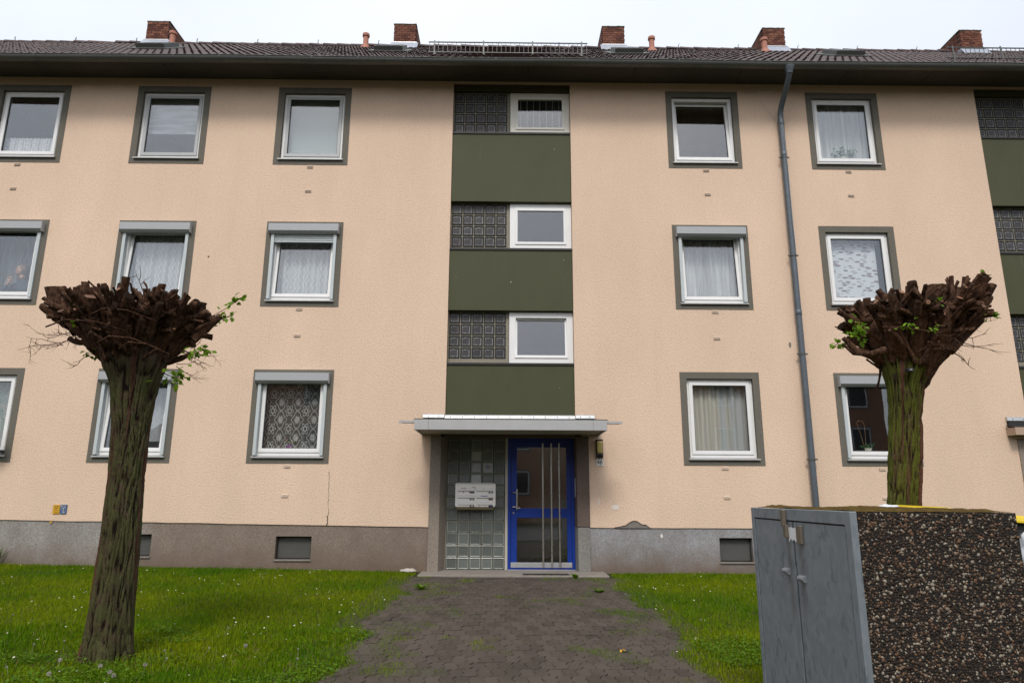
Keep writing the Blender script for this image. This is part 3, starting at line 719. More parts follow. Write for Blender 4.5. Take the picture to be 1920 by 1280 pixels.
# step with a sunken mat grate
mb = MB(); n = 60; vs = []
for i in range(n+1):
    x = -1.345+2.985*i/n; e_ = .012*mnoise.noise((x*3, 0, 0))+.006*mnoise.noise((x*11, 0, 2)); chip = -.05 if 1.15 < x < 1.40 else 0
    yf = -.60+e_; zt = .147+.003*mnoise.noise((x*6, 1, 0))
    vs += [(x, .27, .147), (x, yf+.012, zt), (x, yf, zt-.010), (x, yf+.006, .088+.006*mnoise.noise((x*9, 3, 0))), (x, yf+.05, .03)]
mb.add(vs, [(i*5+k, (i+1)*5+k, (i+1)*5+k+1, i*5+k+1) for i in range(n) for k in range(4)]+[(0,1,2,3,4), tuple(n*5+k for k in (4,3,2,1,0))])
step = mb.build('doorstep', M['concrete'], B)
gr = empty('mat_grate', (.75, -.35, .15), B)
mb = MB(); mb.box(.30, 1.02, -.56, -.34, .1475, .1505); mb.build('mat', M['black'], gr)
for k in range(11):
    mb = MB(); mb.box(.315, 1.005, -.55+k*.0195, -.544+k*.0195, .1508, .1545); mb.build('grate_bar', M['dark'], gr)
mb = MB(); mb.box(.285, .2995, -.565, -.335, .1475, .156); mb.box(1.0205, 1.035, -.565, -.335, .1475, .156); mb.box(.30, 1.02, -.574, -.5605, .1475, .156); mb.box(.30, 1.02, -.3395, -.326, .1475, .156); mb.build('grate_rim', M['steel'], gr)

# wall damage
def ribbon(name, pts, wid, mat, y=-.0015):
    mb = MB(); vs = []
    for i, (x, z) in enumerate(pts):
        w = wid*(.5+rnd.random()); vs += [(x-w/2, y, z), (x+w/2, y, z)]
    mb.add(vs, [(2*i, 2*i+1, 2*i+3, 2*i+2) for i in range(len(pts)-1)]); return mb.build(name, mat, wall)
def jag(x0, z0, x1, z1, n, a): return [(x0+(x1-x0)*t+rnd.uniform(-a, a), z0+(z1-z0)*t) for t in [i/n for i in range(n+1)]]
ribbon('crack', jag(-2.96, 1.75, -2.93, .87, 26, .012), .007, M['crack'])
ribbon('crack', jag(-2.935, 1.02, -2.945, .865, 8, .012), .016, M['crack'])
if False: ribbon('crack', jag(-4.72, 3.2, -4.66, 1.9, 26, .02), .006, M['crease'] if False else M['crack'])
if False: ribbon('crack', jag(-7.4, 3.0, -7.62, 1.9, 26, .02), .005, M['crack'])
def patch(name, cx, cz, w, h, mat, y, seed, parent=wall):
    r_ = random.Random(seed); mb = MB(); n = 26; vs = [(cx, y, cz)]
    for i in range(n):
        a = 2*math.pi*i/n; k = r_.uniform(.72, 1.12); vs.append((cx+w/2*k*math.cos(a), y, cz+h/2*k*math.sin(a)))
    mb.add(vs, [(0, 1+i, 1+(i+1)%n) for i in range(n)]); return mb.build(name, mat, parent)
# broken plaster edge above the right plinth
mb = MB(); pts = [(1.83, .852), (1.93, .872), (2.02, .890), (2.08, .935), (2.15, .965), (2.22, .955), (2.26, .925), (2.31, .900), (2.36, .905), (2.40, .870), (2.44, .846)]
vs = []
for x, z in pts: vs += [(x, -.012-.01*rnd.random(), z), (x, -.004, z-.012-.01*rnd.random()), (x, -.003, .842)]
mb.add(vs, [(i*3+k, i*3+3+k, i*3+4+k, i*3+1+k) for i in range(len(pts)-1) for k in (0, 1)]); mb.build('broken_plaster', M['rubble'], wall)
patch('scuff', 1.86, 1.18, .14, .09, M['chalk'], -.002, 3); patch('scuff', 1.585, 1.27, .03, .13, M['chalk'], -.002, 4); patch('scuff', 5.04, 3.98, .05, .11, M['rubble'], -.002, 5); patch('scuff', 6.47, 3.42, .20, .05, M['sill'], -.002, 8)
patch('scuff', -5.38, 5.55, .035, .035, M['crack'], -.002, 6); patch('scuff', 2.62, .72, .05, .07, M['chalk'], .013, 9)
for x, z, s in ((.09, 5.12, .02), (.9, 7.75, .015), (1.05, 5.55, .012), (-.9, 5.2, .01), (.95, 3.2, .01)): patch('paint_fleck', x, z, s, s, M['chalk'], .0205, int(x*100)+7)

# ------------------------------------------------------------------ eaves, gutter, downpipe
x = XL
while x < XR:
    L_ = rnd.choice((1.6, 2.0, 2.4)); x2 = min(XR, x+L_)
    for k in range(2):
        mb = MB(); mb.box(x+.004, x2-.004, -.52+k*.262, -.263+k*.262, 9.155+.004*k, 9.185); mb.build('soffit_board', M['soffit'], B, bevel=.003)
    x = x2
mb = MB(); mb.box(XL, XR, -.545, -.522, 9.135, 9.24); mb.build('fascia_board', M['soffit'], B)
mb = MB(); mb.box(XL, XR, -.50, 0.0, 9.19, 9.22); mb.build('eaves_cover', M['dark'], B)
gt = empty('gutter', (0, -.6, 9.2), B); GY, GZ, GR = -.640, 9.165, .088
prof = [(GY+GR*math.cos(math.pi+math.pi*k/12), GZ+GR*math.sin(math.pi+math.pi*k/12)) for k in range(13)]
prof = [(GY-GR+.010, GZ+.006), (GY-GR-.004, GZ+.010), (GY-GR-.006, GZ)]+prof+[(GY+GR, GZ+.03)]
mb = MB(); segs = list(np.arange(XL, XR+.1, 1.0)); vs = []
sag = lambda x: .006*math.sin(x*.9)+.004*math.sin(x*2.3)
for x in segs: vs += [(x, y, z+sag(x)) for y, z in prof]
k = len(prof); mb.add(vs, [(i*k+j, (i+1)*k+j, (i+1)*k+j+1, i*k+j+1) for i in range(len(segs)-1) for j in range(k-1)])
mb.build('trough', M['gutter'], gt, smooth=True)
x = XL+.35
while x < XR:
    mb = MB(); w = .016; pr2 = [(GY+(GR+.004)*math.cos(math.pi+math.pi*q/10), GZ+(GR+.004)*math.sin(math.pi+math.pi*q/10)) for q in range(11)]
    vs = []
    for xx in (x-w, x+w): vs += [(xx, y, z+sag(x)) for y, z in pr2]
    mb.add(vs, [(j, 11+j, 12+j, j+1) for j in range(10)]); mb.build('bracket', M['gutter'], gt, smooth=True)
    x += .84
dp = empty('downpipe', (5.2, -.09, .1), B)
pth = [(5.205, GY+.01, 9.05), (5.205, GY+.02, 8.98), (5.205, GY+.07, 8.90), (5.205, -.42, 8.77), (5.205, -.18, 8.58), (5.205, -.105, 8.48), (5.205, -.095, 8.36), (5.205, -.095, 6.0), (5.205, -.095, 3.5), (5.20, -.095, .3), (5.20, -.095, .05)]
mb = MB(); mb.tube(pth, .052, 18); mb.build('pipe', M['pipe'], dp, smooth=True)
mb = MB(); mb.tube([(5.205, GY, 9.10), (5.205, GY, 9.075), (5.205, GY+.005, 9.02), (5.205, GY+.01, 8.97)], [.10, .095, .066, .060], 18); mb.build('hopper', M['pipe'], dp, smooth=True, sharp=50)
for z in (8.28, 7.62, 4.55): mb = MB(); mb.tube([(5.205, -.095, z-.05), (5.205, -.095, z-.045), (5.205, -.095, z+.045), (5.205, -.095, z+.05)], [.052, .057, .057, .052], 18); mb.build('pipe_joint', M['pipe'], dp, smooth=True, sharp=50)
for z in (7.56, 5.62, 3.80, 1.98):
    mb = MB(); mb.tube([(5.205, -.095, z-.014), (5.205, -.095, z+.014)], .060, 18); mb.box(5.255, 5.30, -.105, -.085, z-.012, z+.012); mb.box(5.11, 5.155, -.105, -.085, z-.012, z+.012); mb.tube([(5.205, -.04, z), (5.205, .0, z)], .010, 8); mb.build('pipe_clip', M['gutter'], dp, smooth=True, sharp=50)
mb = MB(); pts = [(4.75, -.004, 9.05), (5.10, -.01, 8.42), (5.17, -.16, 8.35), (5.21, -.155, 8.25), (5.235, -.152, 7.2), (5.23, -.152, 6.2), (5.25, -.152, 5.7)]; mb.tube(pts, .0022, 5); mb.build('wire', M['rail'], dp)

# ------------------------------------------------------------------ roof
roof = empty('roof', (0, 2, 9.3), B)
RY0, RZ0, RY1, RZ1 = -.60, 9.225, 4.5, 13.17
SL = (RZ1-RZ0)/(RY1-RY0); ANG = math.atan(SL)
def rz(y): return RZ0+(y-RY0)*SL
mb = MB(); mb.quad((XL, RY0, RZ0-.06), (XR, RY0, RZ0-.06), (XR, RY1, RZ1-.06), (XL, RY1, RZ1-.06)); mb.quad((XL, RY1, RZ1-.06), (XR, RY1, RZ1-.06), (XR, 9.7, RZ0-.06), (XL, 9.7, RZ0-.06)); mb.build('underlay', M['dark'], roof)
TW, TE, TL = .298, .342, .40
mb = MB(); n = 12; top = []
for k in range(n+1):
    x = -TW/2-.006+(TW+.012)*k/n; h = .020*(1+math.cos(2*math.pi*(x/(TW/2)+.5)))
    top.append((x, h))
vs = [(x, 0, h+.012) for x, h in top]+[(x, TL, h*.9-.012) for x, h in top]+[(x, .002, h-.012) for x, h in top]
mb.add(vs, [(i, i+1, n+2+i, n+1+i) for i in range(n)]+[(2*n+2+i, 2*n+3+i, i+1, i) for i in range(n)])
tm = mb.mesh('roof_tile', M['tile'], True); tm.set_sharp_from_angle(angle=R_(50))
rows = int((RY1-RY0)/math.cos(ANG)/TE)+1; rest = MB(); cnt = 0; ncol = int((XR-XL)/TW)
hat = [(-7.65, 1.5), (-2.56, 1.5), (2.63, 1.5), (7.42, 1.5)]
tv = [v.co.copy() for v in tm.vertices]; tf = [tuple(p.vertices) for p in tm.polygons]
for r in range(rows):
    d = r*TE-.10; y = RY0+d*math.cos(ANG); z = RZ0+d*math.sin(ANG)
    if y > RY1-.05: continue
    for c_ in range(ncol):
        x = XL+(c_+.5)*TW; rot = (ANG+rnd.gauss(0, .010), rnd.gauss(0, .012), rnd.gauss(0, .006)); dz = rnd.gauss(0, .003)
        if r < 4 and -10.9 < x < 11.0 and cnt < 300: inst('roof_tile', tm, (x, y, z+dz), rot, parent=roof); cnt += 1
        else:
            mt = Matrix.Translation((x, y, z+dz)) @ Matrix.Rotation(rot[2], 4, 'Z') @ Matrix.Rotation(rot[1], 4, 'Y') @ Matrix.Rotation(rot[0], 4, 'X')
            rest.add([mt @ v for v in tv], tf)
o = rest.build('tiling', M['tile'], roof, smooth=True); o['kind'] = 'stuff'; o.data.set_sharp_from_angle(angle=R_(50))
mb = MB()
for k in range(10):                                  # half round ridge tile
    pass
pr3 = [(-.13*math.cos(math.pi*k/8), .11*math.sin(math.pi*k/8)) for k in range(9)]
vs = []
for s, x in ((1.0, -.20), (.90, .20)): vs += [(x, y*s, z*s) for y, z in pr3]
mb.add(vs, [(j, j+1, 10+j, 9+j) for j in range(8)]+[tuple(range(9))]); rm = mb.mesh('ridge_tile', M['tile'], True); rm.set_sharp_from_angle(angle=R_(50))
x = XL
while x < XR: inst('ridge_tile', rm, (x, RY1, RZ1-.035+rnd.gauss(0, .006)), (0, rnd.gauss(.02, .01), rnd.gauss(0, .012)), parent=roof); x += .37
for x in np.arange(-13.2, 14, 1.62):
    mb = MB(); mb.tube([(x, RY1-.06, RZ1+.02), (x+.005, RY1-.09, RZ1+.09), (x+.02, RY1-.10, RZ1+.135)], .013, 6); mb.build('ridge_hook', M['zinc'], roof)
# chimneys
brick = MB(); brick.box(-.066, .066, -.012, .05, -.0295, .0295); bkm = brick.mesh('brick', M['brick'])
for cx in (-9.18, -2.70, 2.80, 7.06, 12.32):
    ch = empty('chimney', (cx, 4.2, 12.7), B); w = .285; y0, y1 = 4.0, 5.5; zb = 12.94; nc = 8; hc = .0675; zt = zb+nc*hc
    mb = MB(); mb.box(cx-w+.008, cx+w-.008, y0+.006, y1-.008, 12.2, zt); mb.build('core', M['mortar'], ch)
    for r in range(nc):
        off = (r%2)*.07; xs_ = [-w+off-.07+.1425*k for k in range(6)]
        for xx in xs_:
            a, b = max(xx, -w), min(xx+.132, w)
            if b-a < .03: continue
            inst('brick', bkm, (cx+(a+b)/2, y0+rnd.gauss(0, .0025), zb+(r+.5)*hc), (0, rnd.gauss(0, .008), rnd.gauss(0, .01)), ((b-a)/.132, 1, 1), ch)
    mb = MB()
    for s in (-1, 1):
        for r in range(nc):
            yy = y0+.01+(r%2)*.12
            while yy < y1: mb.box(cx+s*w-.01, cx+s*w+.012*1, yy, min(y1, yy+.23), zb+r*hc+.004, zb+(r+1)*hc-.005); yy += .243
    o = mb.build('side_brickwork', M['brick'], ch); o['kind'] = 'stuff'
    mb = MB(); n = 14; vs = []
    for i in range(n+1):
        for j, yy in enumerate((y0-.02, y0+.1, y0+.7, y1)):
            vs.append((cx-w-.018+(2*w+.036)*i/n, yy, zt+.022+.012*rnd.random()+(.006 if j else 0)))
    mb.add(vs, [(i*4+j, (i+1)*4+j, (i+1)*4+j+1, i*4+j+1) for i in range(n) for j in range(3)]); mb.box(cx-w-.016, cx+w+.016, y0-.018, y1, zt, zt+.022); mb.build('cap', M['capstone'], ch)
    mb = MB(); mb.prism([(y0-.022, zb-.02), (y0-.16, rz(y0-.16)+.03), (y0-.16, rz(y0-.16)+.05), (y0-.016, zb+.005)], 'x', cx-w-.07, cx+w+.07); mb.box(cx-w-.03, cx+w+.03, y0-.024, y0-.013, zb-.09, zb+.012); mb.build('apron_flashing', M['flash'], ch)
    mb = MB(); mb.box(cx-w-.035, cx+w+.035, y0-.034, y0-.020, zb-.012, zb+.016); mb.build('flashing_trim', M['zinc'], ch)
    for s in (-1, 1):
        mb = MB(); x_ = cx+s*(w+.018); mb.quad((x_, y0-.02, zb-.15), (x_, y1, rz(4.4)), (x_, y1, rz(4.4)+.2), (x_, y0-.02, zb+.01)); mb.build('step_flashing', M['flash'], ch)
# vent pipes
for x, y in ((-8.58, 3.66), (-3.65, 3.72), (3.72, 3.66), (6.62, 3.62)):
    v = empty('vent_pipe', (x, y, rz(y)), B); z = rz(y)
    mb = MB(); mb.lathe([(.13, -.12), (.12, .03), (.075, .07), (.068, .10), (.068, .34)], (x, y, z), 16); mb.build('shaft', M['terracotta'], v, smooth=True)
    mb = MB(); mb.lathe([(.068, .33), (.09, .335), (.094, .38), (.088, .41), (.05, .425), (0, .43)], (x, y, z), 16); mb.build('hood', M['terracotta'], v, smooth=True, sharp=50)
# roof hatches
for x, y in hat:
    h = empty('roof_hatch', (x, y, rz(y)), B); nn = Vector((0, -math.sin(ANG), math.cos(ANG))); tt = Vector((0, math.cos(ANG), math.sin(ANG))); o_ = Vector((x, y, rz(y)))
    def slab(w, l0, l1, h0, h1, name, mat, par, bev=.004):
        mb = MB(); vs = [tuple(o_+Vector((sx*w, 0, 0))+tt*l+nn*q) for q in (h0, h1) for sx, l in ((-1, l0), (1, l0), (1, l1), (-1, l1))]
        mb.add(vs, [(0,3,2,1),(4,5,6,7),(0,1,5,4),(1,2,6,5),(2,3,7,6),(3,0,4,7)]); return mb.build(name, mat, par, bevel=bev)
    slab(.42, -.50, .50, .0, .062, 'curb', M['gutter'], h); slab(.31, -.36, .36, .055, .15, 'lid_frame', M['gutter'], h); slab(.26, -.31, .31, .151, .158, 'lid_pane', M['block'], h, 0)
# snow guards
def guard(x0, x1, y):
    s = empty('snow_guard', ((x0+x1)/2, y, rz(y)), B); z = rz(y)+.05
    for k in range(2):
        mb = MB(); mb.box(x0, x1, y-.012, y+.012, z+.022+.235*k, z+.037+.235*k); mb.build('rail', M['guard'], s)
    n = int((x1-x0)/.092)
    for k in range(n+1):
        x = x0+.02+(x1-x0-.04)*k/n; mb = MB(); mb.box(x-.004, x+.004, y-.004, y+.004, z+.038, z+.254); mb.build('bar', M['guard'], s)
    for k in range(4):
        x = x0+.12+(x1-x0-.24)*k/3; mb = MB(); mb.prism([(y-.014, z+.30), (y-.03, z-.12), (y-.05, rz(y-.05)-.0), (y+.28, rz(y+.28)+.03), (y+.26, rz(y+.26)+.05), (y+.0, z-.02), (y-.004, z+.30)], 'x', x-.014, x+.014); mb.build('post', M['gutter'], s)
guard(-1.60, 1.63, .45); guard(9.0, 12.2, .45)

# ------------------------------------------------------------------ fittings at the entrance
def rrect(x0, x1, z0, z1, r, n=5):
    P = []
    for cx, cz, a0 in ((x1-r, z0+r, -90), (x1-r, z1-r, 0), (x0+r, z1-r, 90), (x0+r, z0+r, 180)):
        for k in range(n+1): a = R_(a0+90*k/n); P.append((cx+r*math.cos(a), cz+r*math.sin(a)))
    return P
mbx = thing('mailbox_unit', 'cream six slot mailbox unit mounted on the glass blocks beside the blue door', 'mailbox', (-.49, .1, 1.17))
mb = MB(); mb.prism(rrect(-.834, -.151, 1.173, 1.567, .035), 'y', .085, .15); mb.build('front_frame', M['mailbox'], mbx, bevel=.006)
mb = MB(); mb.box(-.80, -.185, .15, .262, 1.18, 1.555); mb.build('body', M['mailbox'], mbx)
mb = MB(); mb.box(-.80, -.185, .10, .255, 1.135, 1.172); mb.build('lower_return', M['brownbox'], mbx)
mb = MB(); mb.box(-.808, -.178, .079, .0845, 1.553, 1.558); mb.build('top_groove', M['crease'], mbx)
for r in range(3):
    for c_ in range(2):
        x = -.79+c_*.318; z = 1.435-r*.113
        f_ = empty('slot', (x, .08, z), mbx)
        mb = MB(); mb.box(x, x+.28, .074, .0845, z, z+.058); mb.build('flap', M['mailflap'], f_, bevel=.003)
        mb = MB(); mb.box(x+.002, x+.278, .079, .0848, z-.006, z-.001); mb.build('shadow_gap', M['crease'], f_)
        mb = MB(); mb.box(x+.205, x+.278, .080, .0848, z-.036, z-.010); mb.build('name_plate', M['black'], f_)
        mb = MB(); mb.box(x+.225, x+.262, .0785, .0798, z-.030, z-.016); mb.build('name_card', [M['brownbox'], M['white'], M['white'], M['rust'], M['white'], M['bluepaper']][r*2+c_], f_)
mb = MB(); mb.box(-.40, -.285, .0725, .0738, 1.348, 1.358); mb.build('blue_mark', M['bluepaper'], mbx)
for x, z, w, h in ((-.70, 1.40, .012, .035), (-.60, 1.405, .010, .022), (-.43, 1.18, .012, .042), (-.32, 1.185, .010, .048), (-.74, 1.47, .09, .012), (-.55, 1.49, .06, .010), (-.36, 1.47, .018, .008)):
    mb = MB(); mb.box(x, x+w, .0722 if z > 1.43 else .0832, .0736 if z > 1.43 else .0846, z, z+h); mb.build('sticker_residue', M['rust'] if z > 1.3 else M['sill'], mbx)
st_ = thing('sticker', 'small round blue and yellow sticker on the glass block wall beside the door', 'sticker', (-.29, .24, 1.84))
mb = MB(); mb.tube([(-.29, .245, 1.84), (-.29, .2425, 1.84)], .032, 18); mb.build('disc', M['bluepaper'], st_); mb = MB(); mb.tube([(-.285, .2424, 1.838), (-.285, .2415, 1.838)], .018, 14); mb.build('motif', M['yellow_sign'], st_)
for cc, zz, h in ((2, 2.03, .10), (2, 1.84, .12), (2, 1.63, .15)):
    pass
lamp = thing('wall_lamp', 'small black wall lamp with yellowed cover above the house number', 'lamp', (1.612, 0, 2.0))
mb = MB(); mb.box(1.553, 1.672, -.03, .0, 1.992, 2.296); mb.build('back_plate', M['black'], lamp, bevel=.005)
mb = MB(); mb.prism([(-.031, 2.062), (-.085, 2.066), (-.095, 2.10), (-.095, 2.25), (-.08, 2.282), (-.031, 2.284)], 'x', 1.566, 1.655); mb.build('cover', M['lampglass'], lamp, bevel=.008)
mb = MB(); mb.prism([(-.031, 1.995), (-.07, 2.0), (-.088, 2.03), (-.088, 2.060), (-.031, 2.060)], 'x', 1.558, 1.665); mb.build('socket_housing', M['black'], lamp, bevel=.004)
mb = MB(); mb.prism([(-.031, 2.286), (-.10, 2.286), (-.10, 2.296), (-.031, 2.298)], 'x', 1.556, 1.668); mb.build('top_cap', M['black'], lamp)
hn = thing('house_number_sign', 'white house number plate reading 46 under the wall lamp', 'sign', (1.615, 0, 1.86))
mb = MB(); mb.prism(rrect(1.558, 1.673, 1.858, 1.978, .008), 'y', -.010, .0005); mb.build('plate', M['white'], hn, bevel=.002)
text('46', .118, (1.6155, -.0112, 1.9175), M['black'], hn).scale = (.82, 1, 1)
ic = thing('intercom_panel', 'narrow steel intercom panel on the right jamb beside the blue door', 'intercom', (1.205, .1, 1.35))
mb = MB(); mb.prism([(1.196, .20), (1.206, .10), (1.222, .10), (1.222, .20)], 'z', 1.34, 1.66); mb.build('housing', M['zinc'], ic, bevel=.002)
for k in range(6):
    mb = MB(); mb.box(1.2005, 1.2065, .095, .0998, 1.38+k*.04, 1.402+k*.04); mb.build('bell_button', M['white'], ic)
def small_sign(name, label, x0, x1, mat, dark, dx):
    s = thing(name, label, 'sign', ((x0+x1)/2, 0, 1.03)); mb = MB(); mb.prism(rrect(x0, x1, 1.034, 1.182, .010), 'y', -.012, .0005); mb.build('plate', M[mat], s, bevel=.002)
    cx = (x0+x1)/2; m_ = M[dark]
    def bar(a, b, p, q):
        mb = MB(); mb.box(a, b, -.0135, -.0122, p, q); mb.build('marking', m_, s)
    bar(x0+.018, x1-.018, 1.127, 1.1305); bar(cx-.003, cx+.003, 1.085, 1.126); bar(cx-.035, cx-.022, 1.092, 1.096); bar(cx+.022, cx+.035, 1.092, 1.096)
    return s
s = small_sign('gas_marker_sign', 'small yellow utility marker plate on the wall left of the tree', -7.492, -7.383, 'yellow_sign', 'black', 0)
text('G 50', .030, (-7.437, -.0126, 1.155), M['black'], s); text('0,7', .032, (-7.425, -.0126, 1.060), M['black'], s)
s = small_sign('hydrant_marker_sign', 'small blue utility marker plate on the wall left of the tree', -7.372, -7.262, 'blue_sign', 'white', 0)
text('H', .034, (-7.350, -.0126, 1.156), M['white'], s); text('100', .022, (-7.305, -.0126, 1.152), M['white'], s); text('1,8', .036, (-7.316, -.0126, 1.062), M['white'], s)
o = patch('yellow_paint_mark', -7.50, .90, .05, .035, M['yellow_sign'], -.002, 12)
dish = thing('satellite_dish', 'cream satellite dish clamped before the ground floor window at the left edge', 'satellite dish', (-8.58, -.1, 2.1))
mb = MB(); vs = []; nr, ns = 5, 8
for k in range(nr+1):
    for j in range(ns):
        a = 2*math.pi*(j+.5)/ns; q = k/nr; vs.append((-8.585+.225*q*math.cos(a), -.26-.07*q*q, 2.345+.20*q*math.sin(a)))
mb.add(vs, [(k*ns+j, k*ns+(j+1)%ns, (k+1)*ns+(j+1)%ns, (k+1)*ns+j) for k in range(nr) for j in range(ns)]); o = mb.build('reflector', M['pvc_old'], dish)
m_ = o.modifiers.new('thick', 'SOLIDIFY'); m_.thickness = .008
mb = MB(); mb.tube([(-8.58, -.25, 2.33), (-8.58, -.14, 2.25), (-8.56, -.05, 2.06)], .016, 8); mb.build('mount_arm', M['zinc'], dish); mb = MB(); mb.box(-8.60, -8.47, -.075, .04, 2.035, 2.075); mb.build('clamp', M['gutter'], dish, bevel=.004)
mb = MB(); mb.tube([(-8.58, -.30, 2.15), (-8.58, -.52, 2.24), (-8.58, -.56, 2.33)], .010, 6); mb.build('feed_arm', M['zinc'], dish)

# ------------------------------------------------------------------ window sill plants
def leaf_m(name, a, b, tr=.35):
    g = G(name); r = g.isl(); col = g.mix(r, a, b)
    d = g.bsdf(col, .5, 0, .15); t = g.n('ShaderNodeBsdfTranslucent'); g.put(t.inputs[0], col)
    mx = g.n('ShaderNodeMixShader'); mx.inputs[0].default_value = tr; g.t.links.new(d, mx.inputs[1]); g.t.links.new(t.outputs[0], mx.inputs[2]); return g.fin(mx.outputs[0])
M['leaf'] = leaf_m('young_leaf', (.10, .20, .012), (.20, .33, .02)); M['leafdark'] = leaf_m('house_plant_leaf', (.03, .09, .03), (.07, .17, .06)); M['weed'] = leaf_m('weed_leaf', (.05, .13, .006), (.13, .23, .010))
M['purple'] = simple('purple_pot', (.24, .09, .26), .4); M['potwhite'] = simple('white_pot', (.6, .58, .5), .4); M['pink'] = simple('pink_petal', (.50, .22, .20), .6)
def add_leaf(mb, p, d, nrm, L, w, mi=0):
    d = d.normalized(); s = d.cross(nrm)
    s = s.normalized() if s.length > 1e-4 else Vector((1, 0, 0)); n_ = s.cross(d)
    a = p+d*L*.35; b = p+d*L*.72; f_ = n_*w*.35
    mb.add([p, a+s*w+f_, a-s*w+f_, b+s*w*.72+f_, b-s*w*.72+f_, p+d*L-n_*w*.3, a, b], [(0, 1, 6), (0, 6, 2), (1, 3, 7, 6), (6, 7, 4, 2), (3, 5, 7), (7, 5, 4)], mi)
def rv(s=1): return Vector((rnd.gauss(0, s), rnd.gauss(0, s), rnd.gauss(0, s)))
def sill_plant(name, label, x, y, z, pot, R, H, n, fm, spread, blossoms=0):
    t = thing(name, label, 'potted plant', (x, y, z))
    mb = MB(); mb.lathe([(0, 0), (R*.75, 0), (R, H), (R*1.06, H), (R*1.06, H*1.12), (R*.9, H*1.12), (R*.85, H*.9), (0, H*.9)], (x, y, z), 18); mb.build('pot', pot, t, smooth=True, sharp=40)
    mb = MB()
    for k in range(n):
        b = Vector((x, y, z+H))+Vector((rnd.gauss(0, R*.3), rnd.gauss(0, R*.2), 0)); d = Vector((rnd.gauss(0, 1)*spread, rnd.gauss(0, .3)*spread, rnd.uniform(.3, 1.)))
        if H < .07 or n < 30: add_leaf(mb, b, d, Vector((0, -1, .3)), rnd.uniform(.08, .16), .014)
        else:
            q = b+d.normalized()*rnd.uniform(.03, .24); add_leaf(mb, q, rv()+Vector((0, 0, .3)), Vector((0, -1, .4)), .045, .020)
    mb.build('foliage', fm, t)
    for k in range(blossoms):
        p = Vector((x+rnd.gauss(0, .045), y-.02, z+H+rnd.uniform(.03, .09))); mb = MB()
        for j in range(6): a = j*math.pi/3; add_leaf(mb, p, Vector((math.cos(a), -.2, math.sin(a))), Vector((0, -1, 0)), .02, .007)
        mb.build('blossom', M['pink'], t)
    return t
P_C1 = wd['C1'][2]+.16; P_E1 = wd['E1'][2]+.16; P_E3 = wd['E3'][2]+.16
mb = MB()
for k in ('C1', 'E1', 'E3'):
    a, b, p, q = wd[k]; mb = MB(); mb.box(a+.01, b-.01, .13, .33, p+.12, p+.158); mb.build('inner_sill', M['white'], B)
sill_plant('potted_flower', 'small purple pot with a pink flowering plant on the ground floor window sill', -3.73, .24, P_C1, M['purple'], .055, .065, 22, M['leafdark'], .8, 3)
op = sill_plant('potted_orchid', 'white pot with strap leaves and bare arching stems in the dark ground floor window', 6.36, .25, P_E1, M['potwhite'], .06, .055, 12, M['leafdark'], 1.4)
mb = MB(); mb.tube([(6.30, .24, P_E1+.05), (6.25, .23, P_E1+.30), (6.19, .22, P_E1+.50), (6.24, .22, P_E1+.545), (6.31, .23, P_E1+.53), (6.335, .24, P_E1+.45), (6.33, .25, P_E1+.05)], .0032, 6); mb.build('stem', M['rust'], op)
sill_plant('leafy_house_plant', 'bushy green house plant behind the top floor window beside the downpipe', 6.47, .20, P_E3, M['potwhite'], .07, .08, 150, M['leafdark'], .9)

# ------------------------------------------------------------------ person at the left edge window
M['skin'] = simple('skin', (.48, .27, .19), .5, var=.06, scale=10); M['hair'] = simple('grey_brown_hair', (.20, .12, .08), .7, var=.35, scale=40); M['cloth'] = simple('dark_blue_jumper', (.035, .04, .06), .9, var=.2, scale=60)
per = thing('person', 'person in dark blue jumper behind the left edge window, hand raised to mouth', 'person', (-8.95, .45, 4.0))
def skin(name, verts, edges, mats, root=0, sub=2):
    me = bpy.data.meshes.new(name); me.from_pydata([v[0] for v in verts], edges, []); me.materials.append(mats); o = bpy.data.objects.new(name, me); COL.objects.link(o); attach(o, per)
    m_ = o.modifiers.new('skin', 'SKIN'); m_.use_smooth_shade = True; s = o.modifiers.new('sub', 'SUBSURF'); s.levels = sub; s.render_levels = sub
    for i, v in enumerate(verts): me.skin_vertices[0].data[i].radius = v[1] if isinstance(v[1], tuple) else (v[1], v[1])
    me.skin_vertices[0].data[root].use_root = True; return o
PX, PY, PZ = -8.985, .40, 5.385                       # head centre
bv = [((PX+.10, PY+.12, PZ-.82), (.17, .13)), ((PX+.09, PY+.10, PZ-.62), (.155, .12)), ((PX+.07, PY+.06, PZ-.42), (.17, .115)), ((PX+.05, PY+.03, PZ-.29), (.13, .09)), ((PX+.03, PY+.02, PZ-.20), .062), ((PX+.02, PY+.01, PZ-.13), .056),
      ((PX-.12, PY+.01, PZ-.31), .075), ((PX-.20, PY-.02, PZ-.50), .055), ((PX-.22, PY-.10, PZ-.58), .048), ((PX-.17, PY-.13, PZ-.42), .040), ((PX-.125, PY-.13, PZ-.31), .031),
      ((PX+.22, PY+.05, PZ-.32), .075), ((PX+.28, PY+.05, PZ-.52), .058), ((PX+.22, PY-.06, PZ-.62), .047), ((PX+.06, PY-.10, PZ-.63), .036),
      ((PX+.02, PY+.10, PZ-.88), .10), ((PX-.02, PY-.25, PZ-.86), .075), ((PX-.02, PY-.27, PZ-1.25), .055), ((PX+.20, PY+.10, PZ-.88), .10), ((PX+.22, PY-.25, PZ-.86), .075), ((PX+.22, PY-.27, PZ-1.25), .055)]
skin('body', bv, [(0,1),(1,2),(2,3),(3,4),(4,5),(3,6),(6,7),(7,8),(8,9),(9,10),(3,11),(11,12),(12,13),(13,14),(0,15),(15,16),(16,17),(0,18),(18,19),(19,20)], M['cloth'])
